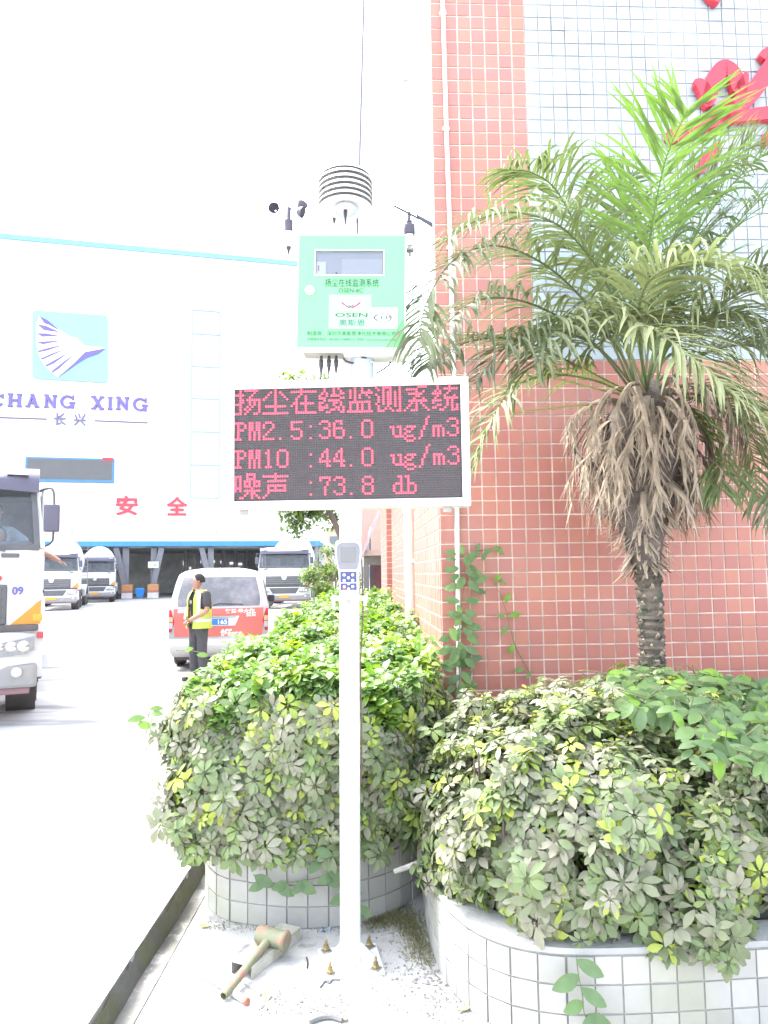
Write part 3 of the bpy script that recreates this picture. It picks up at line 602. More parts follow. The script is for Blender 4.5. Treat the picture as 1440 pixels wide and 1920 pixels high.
ASC = {'P': {2: '0123', 3: '14', 4: '14', 5: '123', 6: '1', 7: '1', 8: '1', 9: '012'}, 'M': {2: '0134', 3: '0134', 4: '0134', 5: '0134', 6: '024', 7: '024', 8: '024', 9: '024'},
 '2': {2: '123', 3: '04', 4: '04', 5: '3', 6: '2', 7: '1', 8: '0', 9: '01234'}, '.': {9: '1'}, ':': {4: '2', 9: '2'}, '5': {2: '01234', 3: '0', 4: '0', 5: '0123', 6: '4', 7: '4', 8: '04', 9: '123'},
 '3': {2: '123', 3: '04', 4: '4', 5: '23', 6: '4', 7: '4', 8: '04', 9: '123'}, '6': {2: '123', 3: '03', 4: '0', 5: '0123', 6: '04', 7: '04', 8: '04', 9: '123'}, '0': {2: '123', **{r: '04' for r in range(3, 9)}, 9: '123'},
 'u': {5: '0134', 6: '14', 7: '14', 8: '14', 9: '2345'}, 'g': {5: '1234', 6: '03', 7: '12', 8: '0', 9: '123', 10: '04', 11: '123'}, '/': {1: '4', 2: '3', 3: '3', 4: '3', 5: '2', 6: '2', 7: '1', 8: '1', 9: '1', 10: '0'},
 'm': {5: '0123', 6: '024', 7: '024', 8: '024', 9: '024'}, '1': {2: '2', 3: '12', **{r: '2' for r in range(4, 9)}, 9: '123'}, '4': {2: '3', 3: '23', 4: '13', 5: '13', 6: '03', 7: '01234', 8: '3', 9: '34'},
 '7': {2: '01234', 3: '04', 4: '3', 5: '3', 6: '2', 7: '2', 8: '2', 9: '2'}, '8': {2: '123', 3: '04', 4: '04', 5: '123', 6: '04', 7: '04', 8: '04', 9: '123'},
 'd': {2: '34', 3: '4', 4: '4', 5: '234', 6: '14', 7: '14', 8: '14', 9: '2345'}, 'b': {2: '01', 3: '1', 4: '1', 5: '123', 6: '14', 7: '14', 8: '14', 9: '0123'}, ' ': {}}
lit = set()
for ln, s in enumerate(('扬尘在线监测系统', 'PM2.5:36.0 ug/m3', 'PM10 :44.0 ug/m3', '噪声 :73.8 db')):
    x = 0
    for ch in s:
        if ch in LEDF:
            for r, row in enumerate(LEDF[ch].split('|')):
                for c in row.replace(' ', ''): lit.add((x + int(c, 16), ln * 12 + r))
            x += 12
        else:
            for r, row in ASC[ch].items():
                for c in row: lit.add((x + int(c), ln * 12 + r))
            x += 6
    if ln == 3: pass
DW, DH, PIT = .96, .48, .01
dc = atY(651, 831, 3.0); dbase = atY(651, 953, 3.0)
dsp = thing('led_display', 'white framed red LED display board bolted to the white pole', 'display', (dc.x, dc.y, dc.z - DH / 2 - .034), R(-2.5))
CZ = DH / 2 + .034
fr = MB(); w, h, t = DW / 2, DH / 2, .033
for lo, hi in (((-w - t, -.012, CZ - h - t), (-w, .1, CZ + h + t)), ((w, -.012, CZ - h - t), (w + t, .1, CZ + h + t)), ((-w, -.012, CZ + h), (w, .1, CZ + h + t)), ((-w, -.012, CZ - h - t), (w, .1, CZ - h))):
    fr2 = MB().box(lo, hi, bev=.0025).build('frame_bar', M_wpaint, dsp)
MB().box((-w - t + .004, .1, CZ - h - t + .004), (w + t - .004, .112, CZ + h + t - .004)).build('back_cover', M_wpaint, dsp)
M_mask = mat('led_mask', (.115, .095, .10), .7, .2, 40)  # reddened: the glow of the LEDs is put into its colour
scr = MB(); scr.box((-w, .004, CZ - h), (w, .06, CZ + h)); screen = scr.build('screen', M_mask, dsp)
lv = MB()                                          # louvre ribs between the LED rows, module seams
for r in range(49):
    z = CZ + h - r * PIT; lv.box((-w, -.0025, z - .0011), (w, .0038, z + .0011))
lv.build('louvre_ribs', mat('louvre', (.08, .075, .078), .6, .2, 30), screen)['kind'] = 'stuff'
def leds(pred, r, nm, m, dep):
    b = MB()
    for c in range(96):
        for q in range(48):
            if pred((c, q)):
                x, z = -w + (c + .5) * PIT, CZ + h - (q + .5) * PIT
                k = [(x + r * math.cos(a), .0038 - dep * .35, z + r * math.sin(a)) for a in [i * math.pi / 3 for i in range(6)]]
                k2 = [(x + r * .55 * math.cos(a), .0038 - dep, z + r * .55 * math.sin(a)) for a in [i * math.pi / 3 for i in range(6)]]
                k0 = [(x + r * math.cos(a), .0042, z + r * math.sin(a)) for a in [i * math.pi / 3 for i in range(6)]]
                b.add(k0 + k + k2, [(i, (i + 1) % 6, 6 + (i + 1) % 6, 6 + i) for i in range(6)] + [(6 + i, 6 + (i + 1) % 6, 12 + (i + 1) % 6, 12 + i) for i in range(6)] + [(12, 13, 14, 15, 16, 17)])
    return stuff(b.build(nm, m, screen))
def led_mat():
    m = bpy.data.materials.new('lit_led'); m.use_nodes = True; b = m.node_tree.nodes['Principled BSDF']
    b.inputs['Base Color'].default_value = (.5, .05, .06, 1); b.inputs['Emission Color'].default_value = (1, .045, .095, 1); b.inputs['Emission Strength'].default_value = .52; return m
leds(lambda p: p in lit, .0047, 'lit_leds', led_mat(), .005)
leds(lambda p: p not in lit, .0021, 'unlit_leds', mat('unlit_led', (.16, .13, .13), .3, .2, 50), .003)
for sx in (-.44, .42):
    MB().box((sx - .015, .02, -.022), (sx + .015, .026, 0)).box((sx - .022, .02, -.022), (sx - .015, .026, 0)).build('hanger_lug', M_zinc, dsp)

# ---- green control box
bx0, bx1 = atY(556, 444, 2.94), atY(758, 651, 2.94); BW, BH = bx1.x - bx0.x, bx0.z - bx1.z
box = thing('control_box', 'green fronted white steel cabinet with a window above the LED display', 'cabinet', ((bx0.x + bx1.x) / 2, 2.94, bx1.z)); box.rotation_euler = (0, .024, R(-1))
hw = BW / 2; D = .2
M_green = mat('mint_green_paint', (.14, .44, .175), .4, .04, 4, coat=.15)
M_ink = mat('dark_ink', (.035, .07, .06), .6, .1)
MB().box((-hw - .006, .014, -.006), (hw + .006, D, BH + .006), bev=.004).build('body', M_wpaint, box)
MB().box((-hw - .006, .006, BH + .0065), (hw + .006, D, BH + .012)).build('top_lip', M_wpaint, box)
def bxz(u, v): p = atY(u, v, 2.94); q = Matrix.Rotation(.024, 4, 'Y').inverted() @ (p - Vector(box.location)); return q.x, q.z
wx0, wz1 = bxz(592, 470); wx1, wz0 = bxz(719, 517)
dr = []
for lo, hi in (((-hw, wz1), (hw, BH)), ((-hw, 0), (hw, wz0)), ((-hw, wz0), (wx0, wz1)), ((wx1, wz0), (hw, wz1))):
    dr.append((lo, hi))
door = MB()
n = [(-hw, 0), (hw, 0), (hw, BH), (-hw, BH)]; i = [(wx0, wz0), (wx1, wz0), (wx1, wz1), (wx0, wz1)]
door.add([(x, -.004, z) for x, z in n + i] + [(x, .0135, z) for x, z in n + i], [(0, 1, 5, 4), (1, 2, 6, 5), (2, 3, 7, 6), (3, 0, 4, 7), (8, 12, 13, 9), (9, 13, 14, 10), (10, 14, 15, 11), (11, 15, 12, 8), (0, 8, 9, 1), (1, 9, 10, 2), (2, 10, 11, 3), (3, 11, 8, 0), (4, 5, 13, 12), (5, 6, 14, 13), (6, 7, 15, 14), (7, 4, 12, 15)])
door.build('door', M_green, box)
for lo, hi in (((-hw - .0045, -.0045, -.0045), (hw + .0045, .012, 0)), ((-hw - .0045, -.0045, BH), (hw + .0045, .012, BH + .0045)), ((-hw - .0045, -.0045, 0), (-hw, .012, BH)), ((hw, -.0045, 0), (hw + .0045, .012, BH))):
    MB().box(lo, hi).build('door_edge', M_wpaint, box)
win = MB().box((wx0 - .004, -.0065, wz0 - .004), (wx1 + .004, -.0042, wz0)).box((wx0 - .004, -.0065, wz1), (wx1 + .004, -.0042, wz1 + .004)).box((wx0 - .004, -.0065, wz0), (wx0, -.0042, wz1)).box((wx1, -.0065, wz0), (wx1 + .004, -.0042, wz1)).build('window', M_wpaint, box)
MB().box((wx0, .0136, wz0), (wx1, .016, wz1)).build('inner_panel', mat('inner_panel_grey', (.30, .29, .34), .35, .1, 5), win)
MB().box((wx0 + .11, .0115, wz0), (wx1 - .003, .0134, wz1 - .03), bev=.001).build('inner_unit', mat('inner_unit', (.38, .37, .40), .4, .06, 6), win)
MB().box((wx0 + .004, .004, wz0 + .004), (wx0 + .044, .0134, wz0 + .062), bev=.002).build('relay', mat('relay_white', (.6, .6, .58), .5), win)
MB().box((wx0 + .009, .003, wz0 + .02), (wx0 + .016, .0039, wz0 + .045)).build('relay_label', mat('relay_red', (.3, .08, .07), .5), win)
MB().cyl((wx0 + .088, .008, wz0 + .014), (wx0 + .088, .0134, wz0 + .014), .004).build('knob', M_black, win)
MB().box((wx0, -.003, wz0), (wx1, -.0018, wz1)).build('pane', glass('clear_pane', (.93, .95, .97), .10, .02), win)
lx, lz = bxz(581, 545); lk = MB().lathe([(.020, 0), (.020, .006), (.016, .011), (.006, .0125)], 24, (lx, -.004, lz), (0, -1, 0)).build('lock', M_wpaint, box, smooth=True)
def ink(body, size, u, v, width_px, m=M_ink, bold=.006, y=-.0064, nm='lettering'):
    x, z = bxz(u, v); return text(body, size, 0, bold * size * 2, width=width_px / F * 2.94, M=Matrix.Translation((x, y, z))).build(nm, m, box)
ink('扬尘在线监测系统', .038, 660, 531, 104, bold=.003); ink('OSEN-6C', .026, 658, 545.5, 47, bold=.003)
x0, z1 = bxz(617, 553); x1, z0b = bxz(696, 618); MB().box((x0, -.0055, z0b), (x1, -.0042, z1)).build('maker_plate', mat('plate_pale_green', (.25, .44, .23), .4, .03), box)
x0, z1 = bxz(696, 578); x1, z0b = bxz(745, 617); MB().box((x0, -.0055, z0b), (x1, -.0042, z1)).build('certificate_label', mat('label_white', (.55, .55, .54), .5, .02), box)
x0, z1 = bxz(637, 557); x1, z0b = bxz(680, 583); MB().box((x0, -.0062, z0b), (x1, -.0056, z1)).build('logo_panel', mat('logo_white', (.68, .68, .68), .5, .02), box)
def bpoly(pts, nm, m, y=-.0068):
    q = [bxz(550 + a / 6.545, 500 + b / 6.545) for a, b in pts]; MB().prism([(x, z) for x, z in q], .0004, Matrix.Translation((0, y, 0))).build(nm, m, box)
M_lr, M_lb, M_lgn = mat('logo_red', (.42, .03, .08), .5), mat('logo_sky', (.25, .5, .55), .5), mat('logo_green', (.03, .20, .14), .5)
bpoly([(573, 420), (600, 465), (650, 500), (705, 528), (705, 510), (650, 478), (605, 440)], 'logo_wing', M_lr); bpoly([(847, 420), (820, 465), (770, 500), (712, 528), (712, 510), (765, 478), (815, 440)], 'logo_wing', M_lr)
bpoly([(595, 372), (835, 372), (770, 385), (712, 402), (650, 385)], 'logo_top', M_lb); bpoly([(658, 455), (680, 478), (725, 480), (758, 455), (745, 490), (708, 512), (672, 488)], 'logo_heart', M_lgn)
bpoly([(628, 412), (660, 403), (700, 428), (692, 432), (660, 412)], 'logo_stroke', M_lr, -.0069); bpoly([(795, 405), (765, 403), (730, 428), (738, 432), (765, 412)], 'logo_stroke', M_ink, -.0069)
ink('OSEN', .024, 659, 591.5, 62, bold=.004); ink('奥斯恩', .03, 660, 606, 50, mat('ink_teal', (.02, .12, .13), .6), bold=.002)
x, z = bxz(718, 597); el = MB()
for k in range(28):
    a, c = 2 * math.pi * k / 28, 2 * math.pi * (k + 1) / 28
    el.add([(x + r * .0375 * math.cos(t), -.0062, z + r * .0195 * math.sin(t)) for r in (1, .85) for t in (a, c)], [(0, 1, 3, 2)])
el.build('label_oval', M_ink, box); ink('CEP', .022, 716, 597, 34, mat('ink_grey', (.07, .09, .11), .6), bold=.004)
ink('制造商：深圳市奥斯恩净化技术有限公司', .021, 659, 626, 170, bold=.0); ink('全国服务热线：400 860 5168转3751 官网：www.china-osenw.com', .013, 659, 637, 170, bold=.0)
MB().box((-hw + .02, .05, -.0062), (-hw + .19, .13, -.0078)).build('gland_plate', M_zinc, box)
for u in (598, 613, 627):
    gx = bxz(u, 660)[0]
    MB().lathe([(.006, -.008), (.006, -.022), (.0095, -.024), (.0105, -.05), (.0085, -.058), (.004, -.085), (.003, -.1)], 10, (gx, .09, 0)).build('cable_gland', M_black, box, smooth=True)
    MB().tube(catmull([(gx, .09, -.1), (gx - .008, .1, -.12), (gx - .02, .13, -.14), (gx - .01, .15, -.16)], 5), .003, 6).build('cable', M_black, box)
gx = bxz(678, 660)[0]
MB().lathe([(.026, -.0065), (.028, -.009), (.028, -.013), (.012, -.016)], 20, (gx, .13, 0)).build('grommet', M_black, box, smooth=True)
MB().tube(catmull([(gx, .13, -.016), (gx - .03, .12, -.03), (gx - .07, .12, -.022), (gx - .085, .13, -.007)], 6), .004, 6).build('cable', M_black, box)
MB().tube(catmull([(gx + .01, .13, -.016), (gx + .06, .11, -.032), (gx + .085, .1, -.05)], 6), .003, 6).build('cable', M_wpaint, box)
MB().tube(catmull([(gx + .12, .12, -.0065), (gx + .118, .12, -.03), (gx + .09, .12, -.055), (gx + .06, .13, -.07)], 6), .004, 6).build('cable', M_black, box)
MB().lathe([(.009, -.0065), (.009, -.02), (.006, -.024)], 10, (gx + .12, .12, 0)).build('connector', mat('grey_plug', (.4, .42, .4), .5), box)
for sx in (-1, 1): MB().box((sx * .15 - .018, D + .001, .05), (sx * .15 + .018, D + .03, BH - .05)).build('back_rail', M_wpaint, box)
MB().lathe([(.052, -.10), (.052, -.0075)], 24, (gx - .005, .155, 0)).build('pole_collar', mat('pale_blue_collar', (.45, .52, .58), .35, .05), box, smooth=True)

# ---- sensors above the box
SY = 3.06
zt_box = atY(657, 440, SY).z
arm = thing('cross_bracket', 'white square cross arm fixed behind the cabinet top carrying the wind sensors', 'bracket', (atY(655, 452, SY + .05).x, SY + .05, atY(655, 452, SY + .05).z))
aL, aR = atY(535, 452, SY + .05).x - arm.location.x, atY(778, 452, SY + .05).x - arm.location.x
MB().box((aL, -.018, -.018), (aR, .018, .018), bev=.003).build('crossbar', M_wpaint, arm); MB().box((-.06, -.02, -.12), (.06, .012, -.019)).build('saddle', M_wpaint, arm)
p = atY(541, 455, SY + .01); an = thing('anemometer', 'dark three cup anemometer on the cross arm end', 'anemometer', p)
k = SY / F
MB().lathe([(.014, -.004), (.018, 0), (.018, .048)], 18).build('mount', M_wpaint, an, smooth=True)
MB().lathe([(.0165, .049), (.019, .052), (.019, .085), (.02, .088), (.02, .1), (.012, .104), (.009, .11), (.009, .16), (.007, .163)], 18).build('housing', M_dkgrey, an, smooth=True)
MB().lathe([(.012, -.02), (.012, -.026), (.007, -.035), (.004, -.05)], 10, (0, 0, .0)).build('plug', M_black, an, smooth=True)
MB().tube(catmull([(0, 0, -.05), (.004, 0, -.068), (.018, .01, -.05), (.022, .02, -.02)], 5), .003, 6).build('cable', M_black, an)
for ang, cupdir in ((178, (-.15, -1, 0)), (42, (.35, .1, .9)), (-50, (.9, -.2, -.4))):
    a = R(ang); d = Vector((math.cos(a), .35 * math.sin(a) * 0 + .25 * math.sin(a), .62 * math.sin(a) * .6)); d.normalize(); e = d * .052 + Vector((0, 0, .157)); c_ = d * .063 + Vector((0, 0, .157))
    MB().tube([(0, 0, .155), e], .0025, 6).build('cup_arm', M_dkgrey, an)
    MB().lathe([(.0245, .012), (.0255, .010), (.022, -.002), (.014, -.014), (.004, -.02), (.003, -.018), (.012, -.012), (.02, 0), (.0235, .011)], 16, c_, cupdir, cap=False).build('cup', M_dkgrey, an, smooth=True)
p = atY(768, 459, SY + .01); va = thing('wind_vane', 'dark wind vane with a slim tail on the cross arm', 'wind vane', p)
MB().lathe([(.014, -.004), (.018, 0), (.018, .045)], 18).build('mount', M_wpaint, va, smooth=True)
MB().lathe([(.0235, .046), (.0255, .049), (.0255, .083), (.024, .09), (.011, .098), (.011, .102), (.0135, .104), (.0135, .107), (.008, .109), (.008, .148), (.006, .151)], 18).build('housing', M_dkgrey, va, smooth=True)
MB().lathe([(.02, -.018), (.02, -.03), (.007, -.034), (.007, -.05)], 10).build('plug', M_zinc, va, smooth=True)
MB().tube([(-.055, -.05, .147), (.02, .01, .138), (.045, .03, .134)], .0045, 6).build('vane_arm', M_dkgrey, va)
MB().add([(.03, .014, .146), (.105, .06, .128), (.105, .06, .108), (.045, .024, .128), (.034, .010, .146), (.109, .056, .128), (.109, .056, .108), (.049, .020, .128)], [(0, 1, 2, 3), (7, 6, 5, 4), (0, 4, 5, 1), (1, 5, 6, 2), (2, 6, 7, 3), (3, 7, 4, 0)]).build('tail', M_dkgrey, va)
MB().lathe([(.001, -.028), (.005, -.01), (.003, 0)], 8, (-.055, -.05, .147), (.75, .65, -.05)).build('nose', M_dkgrey, va)
p = atY(648, 403, SY); rs = thing('radiation_shield', 'white louvred sensor shield of stacked round plates above the cabinet', 'sensor', (p.x, p.y, p.z))
for i in range(7):
    z = .034 + i * .0245; ro = .122 - (.008 if i == 6 else 0)
    prof = [(.03, .012), (ro - .03, .013), (ro - .006, -.004), (ro, -.016), (ro - .0015, -.017), (ro - .008, -.006), (ro - .032, .0105), (.03, .0095)]
    if i == 6: prof = [(.001, .017)] + prof[1:]
    MB().lathe(prof, 36, (0, 0, z), cap=False).build('plate', M_wpaint, rs, smooth=True)
MB().lathe([(.035, .012), (.035, .19)], 16).build('core', mat('sensor_core', (.5, .52, .55), .5), rs, smooth=True)
MB().lathe([(.05, .014), (.052, .018), (.052, .03)], 20).build('sensor_cup', mat('pale_blue_plastic', (.42, .48, .58), .4), rs, smooth=True)
MB().lathe([(.008, .012), (.008, -.008), (.006, -.02), (.003, -.045), (.0025, -.07)], 10, (0, -.02, 0)).build('sensor_plug', M_black, rs, smooth=True)
MB().lathe([(.0075, -.02), (.006, -.03), (.002, -.045)], 10, (-.05, -.01, 0)).build('sensor_plug', M_black, rs, smooth=True)
for sx in (-.06, .06): MB().cyl((sx, .02, -.10), (sx, .02, .014), .006, n=10).build('support', M_wpaint, rs)
lr0, lr1 = atY(673.5, 322, SY + .1), atY(683, -40, SY + .1)
lr = thing('lightning_rod', 'thin grey lightning rod rising above the louvred shield', 'rod', (lr0.x, lr0.y, 2.55)); dd = (lr1 - lr0)
b0 = lr0 - dd * ((lr0.z - 2.55) / dd.z)
lr.location = (b0.x, b0.y, 2.55)
MB().tube([(0, 0, 0), lr0 - b0, lr1 - b0, lr1 - b0 + dd * .3], [.008, .0065, .0058, .003], 10).build('shaft', mat('rod_grey', (.13, .13, .14), .45, .1, 6, metal=.3), lr, smooth=True)
MB().lathe([(.014, 0), (.014, .06), (.008, .07)], 12).build('socket', M_wpaint, lr)

# ---- handheld meter clamped on the pole
mz = lambda v: atY(654, v, pb.y - .09).z
mt = thing('noise_meter', 'white handheld sound meter with a grey screen and blue keypad clamped on the pole', 'meter', (atY(653.5, 1112, pb.y - .09).x, pb.y - .062, mz(1112)))
H = mz(1012) - mz(1112); kx = 3.0 / F
prof = [(0, 13), (.03, 16), (.12, 18), (.35, 18.5), (.45, 20), (.6, 24), (.75, 26), (.88, 25.5), (.95, 24), (.985, 20), (1, 12)]
Lp = [(-wv * kx, zz * H) for zz, wv in prof] + [(wv * kx, zz * H) for zz, wv in reversed(prof)]
MB().loft([[Vector((x * s, y, H / 2 + (z - H / 2) * s)) for x, z in Lp] for y, s in ((.016, .9), (.008, .99), (-.008, 1), (-.018, .96), (-.022, .9))]).build('case', M_wpaint, mt, smooth=R(50))
prof2 = [(.44, 14), (.46, 17.5), (.6, 21), (.75, 22.5), (.87, 22), (.93, 18), (.955, 10)]
Lp2 = [(-wv * kx, zz * H) for zz, wv in prof2] + [(wv * kx, zz * H) for zz, wv in reversed(prof2)]
MB().prism(Lp2, .002, Matrix.Translation((0, -.024, 0))).build('screen_surround', mat('meter_grey', (.17, .165, .18), .35, .08, 20), mt)
MB().box((-14 * kx, -.0255, .58 * H), (14 * kx, -.0241, .86 * H)).build('screen', mat('meter_lcd', (.15, .15, .15), .2, .05), mt)
kp = MB().box((-15.5 * kx, -.0245, .055 * H), (15.5 * kx, -.021, .40 * H), bev=.0012).build('keypad', mat('keypad_blue', (.05, .055, .15), .5, .1), mt)
MB().box((-16.5 * kx, -.0253, .185 * H), (16.5 * kx, -.0246, .20 * H)).build('keypad_line', M_wpaint, mt)
for bxp, bz in ((-8, .34), (8, .34), (0, .285), (-8, .235), (8, .235), (0, .175), (-8, .12), (8, .12), (0, .075)):
    MB().lathe([(2.7 * kx, 0), (2.7 * kx, .0012), (1.6 * kx, .0018)], 12, (bxp * kx, -.0252, bz * H), (0, -1, 0)).build('button', M_wpaint, mt)
MB().box((-11 * kx, -.0252, .062 * H), (-5 * kx, -.0246, .09 * H)).build('red_mark', mat('keypad_red', (.35, .04, .07), .5), mt)
cl = thing('pole_clamp', 'white two-arm clamp with wing bolts round the pole under the meter', 'clamp', PX(mz(1123)) + Vector((pb.x, pb.y, 0)))
MB().box((-33 * kx, -.062, -.008), (35 * kx, -.044, .008), bev=.002).build('front_bar', M_wpaint, cl); MB().box((-33 * kx, .044, -.008), (35 * kx, .06, .008), bev=.002).build('rear_bar', M_wpaint, cl)
for sx in (-29, 31):
    MB().cyl((sx * kx, -.075, 0), (sx * kx, .07, 0), .0045, n=10).build('bolt', M_zinc, cl)
    MB().lathe([(.009, 0), (.011, .004), (.011, .012), (.008, .016)], 12, (sx * kx, -.0625, .001), (0, -1, 0)).box((sx * kx - .006, -.072, -.03), (sx * kx + .006, -.066, .014), bev=.002).build('wing_nut', M_wpaint, cl)
MB().box((-.008, -.068, -.022), (.008, -.0622, -.002)).build('lug', M_zinc, cl)
MB().box((-.012, -.060, .0), (.012, -.047, .03)).build('meter_bracket', M_wpaint, cl)
# ================================================================ VEGETATION
def leaflet(L, W, droop, fold=.25, pk=1.0, n=4, base=.12):
    """one leaf blade along +x, folded on the midrib; returns verts, faces"""
    vs, fs = [], []
    for i in range(n + 1):
        t = i / n; w = W * math.sin(math.pi * (t ** pk * .90 + .05)) ** .85 if 0 < i < n else (W * base if i == 0 else W * .12)
        x = L * t; z = -droop * L * t * t
        vs += [(x, w, z + fold * w), (x, 0, z), (x, -w, z + fold * w)]
    for i in range(n):
        a = 3 * i; fs += [(a, a + 1, a + 4, a + 3), (a + 1, a + 2, a + 5, a + 4)]
    return vs, fs
def rosette_mb(seed, k=7, L=.10, W=.021, stalk=.05):
    """palmate cluster of leaflets round the top of a stalk, facing +z"""
    r = random.Random(seed); b = MB(); off = r.random() * 6
    for i in range(k):
        a = off + 2 * math.pi * i / k + r.uniform(-.18, .18); el = r.uniform(-.25, .25); l = L * r.uniform(.72, 1.12)
        vs, fs = leaflet(l, W * r.uniform(.85, 1.2), r.uniform(.1, .5), r.uniform(.1, .35), pk=1.45, n=4)
        M = Matrix.Rotation(a, 3, 'Z') @ Matrix.Rotation(-el, 3, 'Y') @ Matrix.Rotation(r.uniform(-.3, .3), 3, 'X')
        b.add([M @ (Vector(v) + Vector((.012, 0, 0))) for v in vs], fs)
    b.tube([(0, 0, 0), (.004, .003, -stalk * .5), (0, 0, -stalk)], .0018, 3, cap=False); return b
def sprig_mb(seed, k=9, L=.062, W=.019, h=.11):
    """upright shoot with alternate oval leaves"""
    r = random.Random(seed); b = MB()
    for i in range(k):
        a = i * 2.4 + r.uniform(-.4, .4); z = h * (i / k - .35); l = L * r.uniform(.6, 1.1)
        vs, fs = leaflet(l, W * r.uniform(.8, 1.2), r.uniform(.1, .5), .3, n=3)
        M = Matrix.Rotation(a, 3, 'Z') @ Matrix.Rotation(-r.uniform(.1, .8), 3, 'Y')
        b.add([M @ Vector(v) + Vector((0, 0, z)) for v in vs], fs)
    b.tube([(0, 0, -h * .5), (.004, 0, 0), (0, 0, h * .6)], .002, 3, cap=False); return b
def mesh_tint(b, name, m, tint, jit=.06, seed=0):
    me = b.mesh(name, smooth=R(70)); me.materials.append(m); r = np.random.default_rng(seed)
    attr_tint(me, np.clip(tint + r.normal(0, jit, len(me.vertices)) * 0 + r.normal(0, jit), 0, 1) * np.ones(len(me.vertices))); return me
def orient(n, spin):
    q = Vector(n).to_track_quat('Z', 'Y'); return q.to_matrix() @ Matrix.Rotation(spin, 3, 'Z')
def scatter_joined(name, protos, places, m, parent):
    """protos: list of MB; places: (pos, normal, scale, proto, tint) in parent's space"""
    PA = [np.array(b.v) for b in protos]; V, FF, T = [], [], []; base = 0
    for p, n, s, k, t in places:
        M = np.array(orient(n, random.random() * 6.28)) * s; v = PA[k] @ M.T + np.array(p); V.append(v); T.append(np.full(len(v), t))
        FF += [tuple(i + base for i in f) for f in protos[k].f]; base += len(v)
    V = np.concatenate(V); me = bpy.data.meshes.new(name); me.from_pydata(V.tolist(), [], FF); me.update()
    for q in me.polygons: q.use_smooth = True
    attr_tint(me, np.concatenate(T)); me.materials.append(m); o = obj(name, me, parent); return stuff(o)
def scatter_singles(name, meshes, places, parent):
    for p, n, s, k, t in places:
        o = bpy.data.objects.new(name, meshes[k]); COL.objects.link(o); o.parent = parent
        o.matrix_local = Matrix.Translation(p) @ orient(n, random.random() * 6.28).to_4x4() @ Matrix.Scale(s, 4)
RAMP = [(0, (.235, .225, .17)), (.12, (.215, .22, .14)), (.2, (.17, .19, .10)), (.35, (.12, .165, .075)), (.5, (.155, .215, .075)), (.8, (.235, .31, .06)), (1, (.32, .37, .075))]
M_leaf = leaf_mat('dusty_hedge_leaf', RAMP, .42, .25, (.225, .215, .18), .35)
M_leaf2 = leaf_mat('fresh_leaf', [(0, (.105, .165, .08)), (.4, (.14, .225, .075)), (.75, (.17, .30, .05)), (1, (.33, .40, .06))], .4, .35)
M_stem = mat('brown_stem', (.12, .095, .075), .8, .25, 20)
M_core = mat('hedge_shade', (.05, .05, .045), .95, .3, 9)  # solid hedge filler; shade of the leaf gaps is put into its colour
NV = 14
TV = [.02, .07, .12, .17, .22, .28, .34, .40, .48, .56, .15, .44, .82, .95]
ros = [rosette_mb(i, 6 + i % 3 + (i < 12), .056 if i < 12 else .050, .0136 if i < 12 else .0132) for i in range(NV)]
ros_me = [mesh_tint(b, 'leaf_cluster', M_leaf, TV[i], .02, i) for i, b in enumerate(ros)]
spr = [sprig_mb(40 + i) for i in range(8)]; TS = [.2, .35, .5, .6, .7, .8, .9, .45]
spr_me = [mesh_tint(b, 'leaf_sprig', M_leaf2, TS[i], .02, i) for i, b in enumerate(spr)]
cam0 = Vector((0, 0, CAMH))
def split_nearest(L, root, n=300):
    """the clusters that show largest become parts of their own"""
    def key(q): w = q[0] + Vector(root.location); d = (w - cam0); f = q[1].normalized().dot(-d.normalized()); return d.length * (1 if f > .05 else 2.2) / q[2]
    L = sorted(L, key=key); return L[:n], L[n:]
def kpick(r, fresh): return random.choice((12, 13)) if random.random() < fresh else random.randrange(12)

# ---- left hedge: along the side of the building, rounded front over the curved planter
hl = thing('hedge', 'long clipped umbrella-leaf hedge with bright green top along the building side', 'hedge', (-.4, 3.5, PH))
O1 = Vector(hl.location); PL = []
def ztop1(y): return float(np.interp(y, [3.3, 4.2, 5.5, 7, 9, 11, 14], [1.03, 1.04, 1.05, 1.08, 1.11, 1.15, 1.2]))
hp = catmull([Vector((x, y, 0)) for x, y in [(-1.03, 13.5), (-1.04, 9), (-1.05, 6.5), (-1.07, 4.6), (-1.08, 3.95), (-1.03, 3.60), (-.88, 3.43), (-.62, 3.37), (-.40, 3.34), (-.2, 3.36), (-.02, 3.44), (.12, 3.6), (.22, 3.85), (.27, 4.3)]], 10)
hn = []
for i in range(len(hp)):
    d = (hp[min(i + 1, len(hp) - 1)] - hp[max(i - 1, 0)]).normalized(); hn.append(Vector((d.y, -d.x, 0)))
HL = [0.0]
for i in range(1, len(hp)): HL.append(HL[-1] + (hp[i] - hp[i - 1]).length)
def hpt(s):
    i = min(max(1, int(np.searchsorted(HL, s))), len(hp) - 1); t = (s - HL[i - 1]) / (HL[i] - HL[i - 1]); return hp[i - 1].lerp(hp[i], t), hn[i - 1].lerp(hn[i], t).normalized()
sfront = HL[-1]
